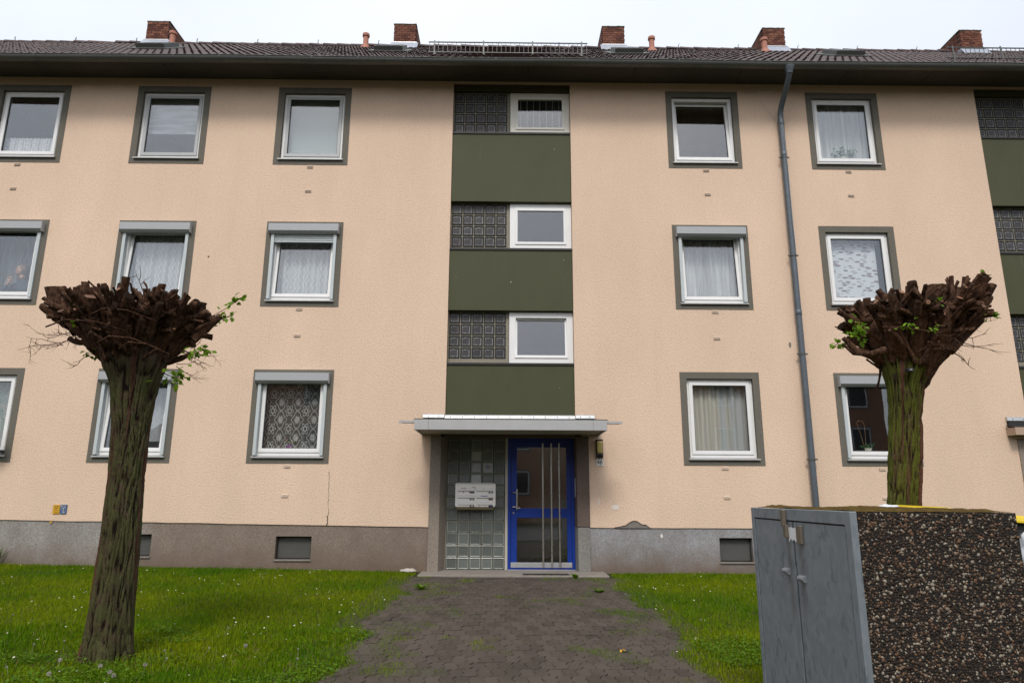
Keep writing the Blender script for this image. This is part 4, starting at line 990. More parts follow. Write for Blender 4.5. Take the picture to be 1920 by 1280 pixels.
def ell(mb, c, r, n=14, m_=10, f=None):
    vs = []
    for i in range(m_+1):
        a = math.pi*i/m_
        for j in range(n):
            b = 2*math.pi*j/n; d = Vector((math.sin(a)*math.cos(b), math.sin(a)*math.sin(b), math.cos(a))); k = f(d) if f else 1
            vs.append((c[0]+r[0]*d.x*k, c[1]+r[1]*d.y*k, c[2]+r[2]*d.z*k))
    mb.add(vs, [(i*n+j, (i+1)*n+j, (i+1)*n+(j+1)%n, i*n+(j+1)%n) for i in range(m_) for j in range(n)])
fd = Vector((-.88, -.46, -.05)).normalized()         # the face looks to the left
def headf(d):
    k = 1.0; t = d.dot(fd)
    k -= .13*max(0, -d.z-.2)*(1 if t < .2 else .3)
    if t > .93 and -.38 < d.z < .12: k += .14*(t-.93)/.07*(1-abs(d.z+.15)/.3)
    if t > .82 and .02 < d.z < .22: k -= .03
    return k
mb = MB(); ell(mb, (PX, PY, PZ), (.095, .080, .118), 40, 30, headf); mb.tube([(PX+.02, PY+.01, PZ-.08), (PX+.025, PY+.015, PZ-.17)], .052, 14)
hd = mb.build('head', M['skin'], per, smooth=True)
sd_ = fd.cross(Vector((0, 0, 1))).normalized()
for s in (-1, 1):
    p = Vector((PX, PY, PZ+.008))+fd*.080+sd_*s*.030; mb = MB(); ell(mb, p, (.009, .009, .006), 8, 6); mb.build('eye', M['black'], hd, smooth=True)
    p = Vector((PX, PY, PZ-.008))-fd*.008+sd_*s*.083; mb = MB(); ell(mb, p, (.018, .012, .028), 10, 8); mb.build('ear', M['skin'], hd, smooth=True)
p = Vector((PX, PY, PZ-.060))+fd*.084; mb = MB(); ell(mb, p, (.012, .016, .005), 8, 6); mb.build('mouth', M['pink'], hd, smooth=True)
mb = MB(); ell(mb, (PX+.018, PY+.012, PZ+.022), (.106, .092, .112), 28, 20, lambda d: (1+.05*mnoise.noise(d*5)) if (d.dot(fd) < .45 or d.z > .62) and d.z > -.75 else .72); mb.build('hair', M['hair'], per, smooth=True)
hv = [((PX-.125, PY-.13, PZ-.33), .028), ((PX-.110, PY-.13, PZ-.27), (.036, .018)), ((PX-.100, PY-.13, PZ-.225), (.036, .016))]
he = [(0, 1), (1, 2)]
for k, (dx, L) in enumerate(((-.030, .030), (-.010, .036), (.010, .034), (.028, .026))):
    b = len(hv); hv += [((PX-.100+dx*.9, PY-.13, PZ-.205), .0095), ((PX-.090+dx, PY-.145, PZ-.205+L), .009), ((PX-.070+dx*.8, PY-.135, PZ-.200+L*1.5), .0075)]; he += [(2, b), (b, b+1), (b+1, b+2)]
b = len(hv); hv += [((PX-.080, PY-.125, PZ-.255), .012), ((PX-.055, PY-.12, PZ-.225), .010), ((PX-.045, PY-.115, PZ-.195), .008)]; he += [(1, b), (b, b+1), (b+1, b+2)]
skin('hand', hv, he, M['skin'], 0, 1)
mb = MB(); cx_, cy_ = PX+.12, PY+.16
chair = thing('chair', 'wooden chair behind the left edge window under the sitting person', 'chair', (cx_, cy_, 4.0))
mb.box(cx_-.22, cx_+.22, cy_-.28, cy_+.2, 4.42, 4.46); mb.build('seat', M['soffit'], chair, bevel=.004)
for sx_ in (-.2, .2):
    for sy_ in (-.26, .18): mb = MB(); mb.box(cx_+sx_-.02, cx_+sx_+.02, cy_+sy_-.02, cy_+sy_+.02, 3.99, 4.42); mb.build('leg', M['soffit'], chair)
mb = MB(); mb.box(cx_-.22, cx_+.22, cy_+.175, cy_+.205, 4.46, 4.85); mb.build('backrest', M['soffit'], chair, bevel=.004)

# ------------------------------------------------------------------ concrete bin housing
TH = .0229; BN = Vector((1.7161, -8.3286, 0)); E1 = Vector((math.sin(TH), math.cos(TH), 0)); E2 = Vector((math.cos(TH), -math.sin(TH), 0)); BL, BW, BZ = 1.449, .7805, 1.2631; GB = -.12
def bp(a, b, z): p = BN+E1*a+E2*b; return (p.x, p.y, z)          # a: along the steel front, b: into the box
g = G('pebble'); i = g.isl(); r = g.oran(); rr = g.math('FRACT', g.math('ADD', i, g.math('MULTIPLY', r, 7.3)))
col = g.ramp(rr, [(0, (.012, .008, .006)), (.40, (.040, .026, .018)), (.60, (.085, .055, .036)), (.74, (.16, .085, .046)), (.84, (.17, .135, .095)), (.93, (.25, .22, .18)), (1, (.32, .28, .21))])
wc = g.n('ShaderNodeNewGeometry').outputs['Position']; col = g.mix(g.mr(g.noise(wc, 160, 3), .5, .8, 0, .4), col, (.02, .016, .014))
M['pebble'] = g.fin(g.bsdf(col, .55, 0, .22))
M['aggregate'] = simple('dark_aggregate_cement', (.011, .009, .007), .95, var=.4, scale=30, bump=.8, bscale=120, bdist=.004)
g = G('galvanised_steel'); c = g.co()
sp = g.vor(g.map(c, (1, 1, .7)), 26, out='Color'); col = g.mix(g.xyz(sp)[0], (.175, .205, .228), (.220, .250, .275))
bl = g.mr(g.noise(g.map(c, (1, 1, .7)), 13, 3, .5, .6), .60, .63); col = g.mix(g.math('MULTIPLY', bl, .45), col, (.085, .105, .12))
stn = g.mr(g.noise(g.map(c, (9, 9, .35)), 2, 5, .6), .5, .75); col = g.mix(g.math('MULTIPLY', stn, .15), col, (.19, .215, .225))
x_ = g.xyz(c); ya = g.math('SUBTRACT', x_[1], BN.y)
for a0, zt_, zl in ((.82, 1.10, .88), (.64, 1.09, .88), (.82, .86, .66), (.65, .85, .68)):
    wob_ = g.math('MULTIPLY', g.math('SUBTRACT', g.noise(c, 14, 3), .5), .05)
    mk = g.math('MULTIPLY', g.mr(g.math('ABSOLUTE', g.math('SUBTRACT', g.math('ADD', ya, wob_), a0)), .012, .05, 1, 0), g.math('MULTIPLY', g.mr(x_[2], zl-.06, zl+.05), g.mr(x_[2], zt_, zt_+.02, 1, 0)))
    col = g.mix(g.math('MULTIPLY', mk, .42), col, (.070, .068, .058))
M['galv'] = g.fin(g.bsdf(col, g.mr(g.noise(c, 9, 4), .3, .7, .42, .6), .25, .5, g.bump(g.noise(c, 3, 3), .15, .01)))
M['grime'] = simple('rust_run_stain', (.075, .07, .055), .8, var=.4, scale=30); M['galvlight'] = m_metal('zinc_handle', (.24, .26, .28), .5, .4)
M['oldlatch'] = simple('tarnished_latch', (.15, .125, .095), .6, .3, var=.4, scale=40); M['paper'] = simple('torn_white_label', (.62, .62, .62), .8, var=.25, scale=60)
g = G('top_moss'); c = g.co(); n_ = g.noise(c, 26, 6, .7); col = g.ramp(n_, [(.3, (.045, .028, .010)), (.55, (.095, .060, .014)), (.75, (.12, .10, .02))]); M['moss'] = g.fin(g.bsdf(col, .95, 0, .1, g.bump(g.noise(c, 120, 4, .7), 1., .008)))
box = thing('bin_housing', 'dark pebble concrete bin housing with grey steel doors in the right foreground', 'bin housing', (BN.x, BN.y, GB))
mb = MB(); q = [bp(0.004, .004, GB-.1), bp(BL, .004, GB-.1), bp(BL, BW, GB-.1), bp(.004, BW, GB-.1)]; t_ = [(x, y, BZ) for x, y, z in q]
mb.add(q+t_, [(0,1,5,4),(1,2,6,5),(2,3,7,6),(3,0,4,7),(4,5,6,7)]); mb.build('concrete_body', M['aggregate'], box)
def dome(sub):                                       # low pebble cap, flat side inwards (local z outwards)
    V_ = []; T_ = []; rings = [(1., -.25), (.92, .35), (.55, .82)]; n = 7
    for s, z in rings:
        for j in range(n): a = 2*math.pi*(j+.3)/n; V_.append((s*math.cos(a), s*math.sin(a), z))
    V_.append((0, 0, 1.))
    for k in range(2):
        for j in range(n): a, b = k*n+j, k*n+(j+1)%n; T_ += [(a, b, b+n), (a, b+n, a+n)]
    for j in range(n): T_.append((2*n+j, 2*n+(j+1)%n, 3*n))
    return np.array(V_), np.array(T_)
DV, DT = dome(0)
def pebbles(o_, eu, ev, nrm, LU, LV, cell, avoid=None):
    """jittered grid of pebbles on a face; returns per pebble (centre, axes)"""
    out = []
    nu, nv = int(LU/cell)+1, int(LV/cell)+1
    for i in range(nu):
        for j in range(nv):
            u = (i+.5+rng.uniform(-.42, .42)+(.5 if j % 2 else 0))*cell; v = (j+.5+rng.uniform(-.42, .42))*cell
            if not (.004 < u < LU-.004 and .004 < v < LV+.001): continue
            s = cell*rng.choice([.34, .48, .62, .80], p=[.25, .35, .26, .14])*rng.uniform(.85, 1.15); asp = rng.uniform(.55, .95); an = rng.uniform(0, 3.14)
            du = (eu*math.cos(an)+ev*math.sin(an))*s; dv = (ev*math.cos(an)-eu*math.sin(an))*s*asp; dn = nrm*s*rng.uniform(.35, .6)
            out.append((o_+eu*u+ev*v, du, dv, dn, s))
    return out
Z = Vector((0, 0, 1)); pb = pebbles(Vector(bp(.004, .0, GB)), E2, Z, -E1, BW, BZ-GB-.004, .0120)
pb2 = pebbles(Vector(bp(.01, BW, GB)), E1, Z, E2, BL, BZ-GB-.004, .024)
vis = [p for p in pb if p[0].z > .35]; vis.sort(key=lambda p: -p[4]); big = {id(p) for p in vis[:300]}
pm_ = bpy.data.meshes.new('pebble'); pm_.from_pydata([tuple(v) for v in DV], [], [tuple(t) for t in DT]); pm_.materials.append(M['pebble']); pm_.polygons.foreach_set('use_smooth', [True]*len(DT))
VV = []; TT = []; nb = 0
for p in pb+pb2:
    c0, du, dv, dn, s = p
    if id(p) in big:
        o = bpy.data.objects.new('pebble', pm_); COL.objects.link(o); attach(o, box)
        mtx = Matrix(((du.x, dv.x, dn.x, c0.x), (du.y, dv.y, dn.y, c0.y), (du.z, dv.z, dn.z, c0.z), (0, 0, 0, 1))); o.matrix_basis = mtx
    else:
        A = np.array([du, dv, dn]); VV.append(DV @ A+np.array(c0)); TT.append(DT+nb); nb += len(DV)
o = nobj('pebble_facing', np_mesh('pebble_facing', np.concatenate(VV), np.concatenate(TT), [], M['pebble'], True), box); o['kind'] = 'stuff'
# steel front: frame and two doors, proud of the concrete
def sbox(a0, a1, b0, b1, z0, z1, name, mat, par=box, bevel=.003):
    mb = MB(); vs = [bp(a, b, z) for z in (z0, z1) for a, b in ((a0, b0), (a1, b0), (a1, b1), (a0, b1))]
    mb.add(vs, [(0,1,2,3),(7,6,5,4),(4,5,1,0),(5,6,2,1),(6,7,3,2),(7,4,0,3)]); return mb.build(name, mat, par, bevel=bevel)
fr_ = empty('steel_front', bp(.7, 0, GB), box)
sbox(-.008, .055, -.032, .003, GB, BZ+.004, 'frame_post', M['galv'], fr_); sbox(BL-.05, BL+.005, -.032, .003, GB, BZ+.004, 'frame_post', M['galv'], fr_)
sbox(.056, BL-.051, -.032, .003, BZ-.062, BZ+.004, 'frame_head', M['galv'], fr_); sbox(.056, BL-.051, -.006, .003, GB, BZ-.063, 'gap_shade_sheet', M['black'], fr_)  # black sheet paints the shade seen in the gaps between the doors
MID = .735
for a0, a1, hs in ((.068, MID-.012, 1), (MID+.012, BL-.062, 0)):
    d = empty('door', bp((a0+a1)/2, -.02, GB), box)
    sbox(a0, a1, -.028, -.011, GB+.03, BZ-.070, 'leaf', M['galv'], d)
    zc = .885 if hs else .905; ac = a1-.085 if hs else a0+.12
    mb = MB(); n = 8; vs = []
    for aa in (ac-.042, ac+.042):
        for k in range(n+1): an = math.pi*k/n-math.pi/2*0; vs.append(bp(aa, -.028-.024*math.sin(math.pi*k/n), zc+.016-.018*(1-math.cos(math.pi*k/n))))
    mb.add(vs, [(k, k+1, n+2+k, n+1+k) for k in range(n)]+[tuple(range(n+1)), tuple(range(n+1, 2*n+2))[::-1]]); mb.build('handle', M['galvlight'], d, smooth=True, sharp=40)
lt = empty('latch', bp(MID, -.03, 1.1), box)
sbox(MID+.075, MID+.120, -.055, -.033, 1.165, 1.262, 'hasp', M['oldlatch'], lt); sbox(MID+.060, MID+.100, -.050, -.0285, 1.10, 1.175, 'staple', M['oldlatch'], lt)
sbox(MID-.150, MID-.085, -.046, -.0285, 1.075, 1.175, 'lock_case', M['oldlatch'], lt)
mb = MB(); vs = []
for k in range(15):
    a = MID-.09+.16*k/14; vs += [bp(a, -.0292-.002*(k % 2), 1.165-.008*rnd.random()), bp(a, -.0292-.002*((k+1) % 2), 1.075+.022*rnd.random())]
mb.add(vs, [(2*k, 2*k+1, 2*k+3, 2*k+2) for k in range(14)]); mb.build('torn_label', M['paper'], lt)
# moss cushion on the top
mb = MB(); n1, n2 = 60, 34; vs = []
for i in range(n1+1):
    for j in range(n2+1):
        a = .01+(BL-.02)*i/n1; b = .008+(BW-.012)*j/n2; e_ = min(a, BL-a, b+.03, BW-b+.02)
        h = max(0, min(1, e_/.10))*(.006+.016*max(0, mnoise.noise((a*4, b*4, 0))+.25)+.007*mnoise.noise((a*22, b*22, 1)))
        x, y, z = bp(a, b, BZ+.002+max(h, 0)); vs.append((x, y, z))
mb.add(vs, [(i*(n2+1)+j, i*(n2+1)+j+1, (i+1)*(n2+1)+j+1, (i+1)*(n2+1)+j) for i in range(n1) for j in range(n2)]); mb.build('moss', M['moss'], box, smooth=True)

# wheeled bin and bags behind the housing
M['binyellow'] = simple('yellow_lid_plastic', (.62, .45, .012), .4, var=.08); M['bingrey'] = simple('grey_bin_plastic', (.05, .052, .055), .5); M['bag'] = simple('white_bag_plastic', (.62, .64, .68), .35, var=.1, scale=20)
bn = thing('wheeled_bin', 'grey wheeled bin with yellow lid behind the concrete housing', 'bin', (3.55, -6.25, -.04))
mb = MB(); lo = [(3.28, -6.52), (3.84, -6.52), (3.84, -5.98), (3.28, -5.98)]; hi = [(3.22, -6.56), (3.90, -6.56), (3.90, -5.93), (3.22, -5.93)]
mb.add([(x, y, .06) for x, y in lo]+[(x, y, 1.16) for x, y in hi], [(3,2,1,0),(4,5,6,7)]+[(k,(k+1)%4,4+(k+1)%4,4+k) for k in range(4)]); mb.build('body', M['bingrey'], bn, bevel=.02)
mb = MB(); l0 = [(3.18, -6.62, 1.20), (3.97, -6.62, 1.145), (3.97, -5.92, 1.16), (3.18, -5.92, 1.215)]; l1 = [(3.21, -6.59, 1.275), (3.94, -6.59, 1.20), (3.94, -5.95, 1.22), (3.21, -5.95, 1.285)]
mb.add(l0+l1, [(3,2,1,0),(4,5,6,7)]+[(k,(k+1)%4,4+(k+1)%4,4+k) for k in range(4)]); mb.build('lid', M['binyellow'], bn, bevel=.02)
for x in (3.30, 3.82): mb = MB(); mb.tube([(x-.03, -5.97, .055), (x+.03, -5.97, .055)], .10, 18); mb.build('wheel', M['black'], bn, smooth=True, sharp=40)
mb = MB(); mb.tube([(3.30, -5.90, 1.12), (3.30, -5.84, 1.13), (3.82, -5.84, 1.13), (3.82, -5.90, 1.12)], .016, 8); mb.build('handle', M['bingrey'], bn, smooth=True)
def bag(label, c, r, seed):
    mb = MB(); ell(mb, c, r, 26, 18, lambda d: 1+.16*mnoise.noise(d*2.6+Vector((seed, 0, 0)))+.08*mnoise.noise(d*7+Vector((0, seed, 0)))-(.0 if d.z < .8 else .25*(d.z-.8)))
    o = mb.build('plastic_bag', M['bag'], smooth=True); tag(o, label, 'bag'); return o
bag('white plastic bag hanging over the right end of the concrete housing', (3.72, -6.92, .95), (.17, .15, .20), 3)
bag('white plastic bag just showing behind the mossy housing top', (2.95, -6.40, 1.10), (.18, .15, .185), 9)
sup = thing('bin_crate', 'dark crate behind the housing carrying the white bags', 'crate', (3.3, -6.75, -.05)); mb = MB(); mb.box(2.75, 3.12, -6.6, -6.2, -.06, .93); mb.build('body', M['bingrey'], sup, bevel=.01); mb = MB(); mb.box(2.73, 3.14, -6.62, -6.18, .86, .90); mb.build('rim', M['bingrey'], sup, bevel=.006); mb = MB(); mb.box(3.55, 3.95, -7.05, -6.72, -.08, .77); mb.build('side_bin', M['bingrey'], sup, bevel=.01)

# ------------------------------------------------------------------ pollarded trees
def m_bark(name, moss, amt, zb0, zb1):
    g = G(name); c = g.co(); at = g.n('ShaderNodeAttribute'); at.attribute_name = 'tint'; rd = g.xyz(at.outputs['Color'])
    n2 = g.noise(g.map(c, (1, 1, .7)), 13, 4, .7); n3 = g.noise(c, 75, 3, .7)
    col = g.mix(g.mr(rd[0], .18, .72), (.013, .008, .006), g.mix(n3, (.045, .028, .021), (.105, .068, .052)))
    red = g.math('MULTIPLY', g.mr(rd[1], .64, .75), g.mr(rd[0], .2, .6, .35, 1)); col = g.mix(g.math('MULTIPLY', red, .8), col, g.mix(n3, (.055, .022, .015), (.15, .066, .045)))
    mk = g.math('MULTIPLY', g.mr(g.math('MULTIPLY_ADD', n3, .5, g.math('MULTIPLY', n2, .7)), .60-amt, .72-amt), g.math('SUBTRACT', 1., red))
    mk = g.math('MULTIPLY', g.math('MULTIPLY', mk, g.mr(rd[0], .2, .55)), g.mr(g.xyz(c)[2], zb0, zb1, 1, 0))
    col = g.mix(mk, col, g.mix(n3, tuple(x*.35 for x in moss), tuple(x*1.6 for x in moss)))
    return g.fin(g.bsdf(col, .9, 0, .06, g.bump(n3, 1.0, .010)))
M['bark1'] = m_bark('olive_moss_bark', (.068, .068, .028), .12, 2.30, 2.62)
M['bark2'] = m_bark('bright_moss_bark', (.080, .088, .016), .15, 2.45, 2.80)
g = G('stub_bark'); r = g.oran(); wc = g.n('ShaderNodeNewGeometry').outputs['Position']; n1 = g.noise(g.map(wc, (1, 1, .5)), 38, 5, .7)
col = g.ramp(n1, [(.3, (.011, .006, .004)), (.48, (.058, .030, .019)), (.72, (.19, .112, .074))]); col = g.mix(g.math('MULTIPLY', r, .55), col, g.mix(n1, (.036, .017, .010), (.18, .090, .052)))
M['stub'] = g.fin(g.bsdf(col, .9, 0, .08, g.bump(g.noise(g.map(wc, (1, 1, .45)), 70, 4, .75), 1., .014)))
g = G('cut_wood'); r = g.oran(); wc = g.n('ShaderNodeNewGeometry').outputs['Position']; col = g.mix(r, (.085, .045, .027), (.26, .12, .062)); col = g.mix(g.mr(g.noise(wc, 60, 4), .45, .7), col, (.06, .035, .022))
M['cut'] = g.fin(g.bsdf(col, .85)); M['oldcut'] = simple('dark_weathered_cut', (.020, .012, .008), .95, 0, .05, var=.6, scale=60, bump=.8, bscale=70, bdist=.006)

def trunk_mesh(prof, y0, seed, name, mat, parent, ph):
    nz, nt_ = 330, 150; Zs = np.linspace(prof[0][0], prof[-1][0], nz); pz = [p[0] for p in prof]
    cx = np.interp(Zs, pz, [p[1] for p in prof]); rr = np.interp(Zs, pz, [p[2] for p in prof])
    k = np.ones(9)/9; rr = np.convolve(np.pad(rr, 4, 'edge'), k, 'valid'); cx = np.convolve(np.pad(cx, 4, 'edge'), k, 'valid')
    V_ = np.zeros((nz, nt_, 3)); RD = np.ones((nz, nt_, 4))
    for i in range(nz):
        z = Zs[i]; low = max(0, 1-(z-prof[0][0])/.55); hi = max(0, (z-prof[-1][0]+1.0))
        for j in range(nt_):
            a = 2*math.pi*j/nt_; ca, sa = math.cos(a), math.sin(a)
            tw = a+.25*math.sin(z*1.3+ph)
            q = Vector((math.cos(tw)*3.6, math.sin(tw)*3.6, z*.75+seed)); w = mnoise.noise(q*1.0)
            wz = mnoise.noise(Vector((ca*2, sa*2, z*3+seed))); q2 = Vector((math.cos(tw)*7.0+w*1.4+wz, math.sin(tw)*7.0+w*1.4, z*3.1+seed*2+.6*wz)); ridge = min(1, abs(mnoise.noise(q2))*2.2+.75*abs(mnoise.noise(Vector((q2.x*2.1, q2.y*2.1, q2.z*1.7)))))
            strip = mnoise.noise(Vector((math.cos(tw)*2.1, math.sin(tw)*2.1, z*.45+seed*3)))
            RD[i, j, 0] = ridge; RD[i, j, 1] = .5+strip*.7+.25*mnoise.noise(Vector((math.cos(tw)*6, math.sin(tw)*6, z*1.1+seed)))
            q3 = Vector((ca*18, sa*18, z*9+seed)); f_ = mnoise.noise(q3)
            r_ = rr[i]*(.985+.035*math.sin(3*a+ph+z*.6)+.05*w*(1+1.5*hi)+low*.13*math.sin(5*a+ph*2)*low)*.955+.022*(ridge-.95)+.005*f_*(1+hi*2)
            V_[i, j] = (cx[i]+r_*ca, y0+r_*sa, z)
    idx_ = np.arange(nz*nt_).reshape(nz, nt_); Q = np.stack([idx_[:-1], np.roll(idx_, -1, 1)[:-1], np.roll(idx_, -1, 1)[1:], idx_[1:]], -1).reshape(-1, 4)
    return nobj(name, np_mesh(name, V_.reshape(-1, 3), [], Q, mat, True, RD.reshape(-1, 4)), parent)

def bez(a, b, c, n): return [a*(1-t)**2+b*2*t*(1-t)+c*t*t for t in [i/n for i in range(n+1)]]
def stub(parent, a, c, r0, r1, cutp, n=6):
    mid = (a+c)/2+rv((c-a).length*.09)
    pts = bez(a, mid, c, n); rad = [(r0+(r1-r0)*i/n)*rnd.uniform(.88, 1.14) for i in range(n+1)]; rad[-1] *= 1.05
    mb = MB(); mb.tube(pts, rad, 8, 0, 1, .17)
    k = len(mb.v)-8; tl = rv(.22)                     # slanting saw cut
    d = (pts[-1]-pts[-2]).normalized(); cen = pts[-1]
    for i in range(k, k+8):
        p = Vector(mb.v[i]); mb.v[i] = tuple(p+d*(p-cen).dot(tl)*1.0)
    o = mb.build('branch_stub', [M['stub'], M['cut'] if rnd.random() < cutp else M['oldcut']], parent, smooth=True, sharp=50); return o

def twig(mb, p, d, L, r, depth=2, mi=0):
    pts = [p]; q = p.copy(); dd = d.normalized(); n = 6
    for i in range(n): dd = (dd+rv(.16)).normalized(); q = q+dd*L/n; pts.append(q.copy())
    mb.tube(pts, [r*(1-.75*i/n) for i in range(n+1)], 5, mi)
    if depth:
        for k in range(rnd.randint(2, 3)):
            i = rnd.randint(2, n-1); twig(mb, pts[i], dd+rv(.75), L*rnd.uniform(.35, .6), r*.6, depth-1, mi)
    return pts
def sprig(parent, base, tip, nleaf, size, spread):
    base, tip = Vector(base), Vector(tip); mb = MB(); n = 7; mid = (base+tip)/2+Vector((0, 0, -.04)); pts = bez(base, mid, tip, n)
    mb.tube(pts, [.0050*(1-.7*i/n) for i in range(n+1)], 5, 0)
    for k in range(nleaf):
        t = rnd.uniform(.45, 1.0); p = pts[min(n, int(t*n))]+rv(spread*.5)
        add_leaf(mb, p, (tip-base).normalized()*.6+rv(.8), Vector((0, -.3, 1))+rv(.4), size*rnd.uniform(.85, 1.5), size*.42, 1)
    mb.build('leafy_sprig', [M['stub'], M['leaf']], parent)

def pollard(label, base, prof, mat, seed, ph, knuckles, cutp, cxn, y0, topz, old, hc):
    t = thing('pollarded_tree', label, 'tree', base); trunk_mesh(prof, y0, seed, 'trunk', mat, t, ph)
    for (kx, ky, kz, kr, ns) in knuckles:
        c0 = Vector((kx, ky, kz)); out = Vector((kx-cxn, ky-y0, 0)); rho = out.length; out = out.normalized() if rho > .03 else Vector((0, 0, 0))
        a = Vector((cxn, y0, 2.30))+out*.03
        mb = MB(); pts = bez(a, Vector((cxn+(kx-cxn)*.42, y0+(ky-y0)*.42, 2.30+(kz-2.30)*.50)), c0, 8); mb.tube(pts, [(.05+(kr*1.05-.05)*min(1, i/5))*rnd.uniform(.82, 1.18) for i in range(9)], 12, 0, None, .10)
        ell(mb, c0, (kr*1.15, kr*1.15, kr*1.0), 14, 10, lambda d: 1+.35*mnoise.noise(d*2.5+c0*3))
        mb.build('limb', M['stub'], t, smooth=True)
        for k in range(ns):
            lean = rnd.uniform(.1, .95); d = (out*lean*min(1, rho/.3)+Vector((0, 0, rnd.uniform(.45, 1.0)))+rv(.30)).normalized()
            st_ = c0+d*kr*.3+rv(kr*.30); zt = topz(st_.x+d.x*.25)-abs(rnd.gauss(0, .06))
            L = rnd.uniform(.14, .34)
            if d.z > .3: L = min(L*1.25, max(.12, (zt-st_.z)/d.z))
            tip = st_+d*L; hr = math.hypot(tip.x-hc[0], (tip.y-hc[1])*1.2)
            if hr > hc[2]: L *= max(.3, 1-(hr-hc[2])/max(.05, L*math.hypot(d.x, d.y)))
            r1 = rnd.choice((.010, .013, .016, .020, .025, .031))*rnd.uniform(.85, 1.15)
            stub(t, st_, st_+d*L+rv(.012), r1*1.3, r1, cutp, 5)
        for k in range(2):                            # thin whips sawn short
            d = (out*rnd.uniform(.2, 1.2)+Vector((0, 0, rnd.uniform(.2, 1.0)))+rv(.45)).normalized(); st_ = c0+d*kr*.6+rv(kr*.4); r1 = rnd.uniform(.005, .010)
            stub(t, st_, st_+d*rnd.uniform(.10, .24), r1*1.3, r1, .4, 4)
    pz_ = [p[0] for p in prof]
    for k in range(95):                               # shoots clothing the flanks of the bowl
        a_ = rnd.uniform(0, 2*math.pi); z = rnd.uniform(2.50, 2.86); rr_ = float(np.interp(z, pz_, [p[2] for p in prof]))*.92; cx_ = float(np.interp(z, pz_, [p[1] for p in prof]))
        o_ = Vector((math.cos(a_), math.sin(a_), 0)); st_ = Vector((cx_, y0, z))+o_*rr_
        d = (o_*rnd.uniform(.35, .85)+Vector((0, 0, rnd.uniform(.45, 1.1)))+rv(.25)).normalized(); L = rnd.uniform(.12, .36); tip = st_+d*L
        if math.hypot(tip.x-hc[0], (tip.y-hc[1])*1.2) > hc[2]: L *= .6
        r1 = rnd.choice((.009, .013, .018, .024)); stub(t, st_, st_+d*L, r1*1.35, r1, cutp*1.3, 5)
    for (sx_, sy_, sz_, tx, ty, tz, r0, r1) in old: stub(t, Vector((sx_, sy_, sz_)), Vector((tx, ty, tz-.03)), r0*.85, r1*.8, .15, 6)
    return t
# left tree
def ring(cx, cy, n, rho, ry, z, r, ns, ph=0.):
    return [(cx+rho*math.cos(ph+2*math.pi*k/n)+rnd.gauss(0, .03), cy+ry*math.sin(ph+2*math.pi*k/n)+rnd.gauss(0, .03), z+rnd.gauss(0, .025), r*rnd.uniform(.85, 1.15), ns) for k in range(n)]
def topz1(x): return float(np.interp(x, [-4.3, -4.1, -3.95, -3.75, -3.4, -3.0, -2.8, -2.6], [3.10, 3.20, 3.20, 3.12, 3.15, 3.13, 3.05, 2.94]))
kn1 = ring(-3.42, -5.60, 12, .50, .42, 2.90, .070, 14, .1)+ring(-3.41, -5.60, 11, .29, .27, 2.73, .068, 10, .35)+ring(-3.42, -5.60, 6, .27, .24, 2.88, .09, 14, .6)
old1 = [(-4.0, -5.65, 2.85, -4.24, -5.70, 3.04, .05, .036), (-4.0, -5.55, 2.8, -4.22, -5.52, 2.97, .045, .034), (-3.95, -5.75, 2.85, -4.08, -5.82, 3.19, .075, .08), (-2.85, -5.65, 2.72, -2.64, -5.65, 2.95, .045, .034), (-2.9, -5.55, 2.78, -2.68, -5.5, 3.01, .045, .032), (-2.9, -5.7, 2.8, -2.76, -5.72, 3.08, .05, .036), (-3.64, -6.0, 2.88, -3.66, -6.04, 3.17, .046, .040), (-3.57, -5.95, 2.75, -3.56, -6.10, 3.02, .060, .048), (-3.12, -5.9, 2.72, -2.98, -6.06, 2.98, .04, .034), (-3.2, -5.75, 2.85, -3.15, -5.8, 3.17, .05, .05), (-3.35, -5.9, 2.80, -3.34, -6.02, 3.16, .055, .05)]
prof1 = [(-.06, -3.305, .235), (.02, -3.308, .214), (.18, -3.31, .196), (.40, -3.311, .184), (1.0, -3.313, .162), (1.46, -3.327, .152), (1.93, -3.342, .166), (2.20, -3.352, .196), (2.34, -3.360, .225), (2.46, -3.37, .275), (2.58, -3.39, .30), (2.70, -3.40, .34), (2.80, -3.41, .36), (2.86, -3.41, .30), (2.90, -3.41, .05)]
t1 = pollard('left pollarded tree with olive mossy trunk and flat bowl of cut branch stubs', (-3.305, -5.56, .02), prof1, M['bark1'], 1.7, .5, kn1, .18, -3.40, -5.60, topz1, old1, (-3.44, -5.6, .74))
mb = MB()
for k in range(10):
    a = rnd.uniform(math.pi*.75, math.pi*1.25); twig(mb, Vector((-3.40+.5*math.cos(a), -5.65+rnd.uniform(-.3, .2), rnd.uniform(2.55, 2.78))), Vector((-1, rnd.gauss(0, .3), rnd.gauss(.02, .2))), rnd.uniform(.22, .42), .0042, 2)
for k in range(7): twig(mb, Vector((-2.95+rnd.uniform(-.05, .15), -5.7, rnd.uniform(2.40, 2.66))), Vector((1, rnd.gauss(0, .3), rnd.gauss(-.15, .25))), rnd.uniform(.18, .36), .004, 2)
for k in range(9): twig(mb, Vector((rnd.uniform(-3.9, -2.9), -6.0+rnd.uniform(-.1, .5), rnd.uniform(2.75, 3.05))), Vector((rnd.gauss(0, .6), -.1, 1)), rnd.uniform(.14, .32), .0055, 1)
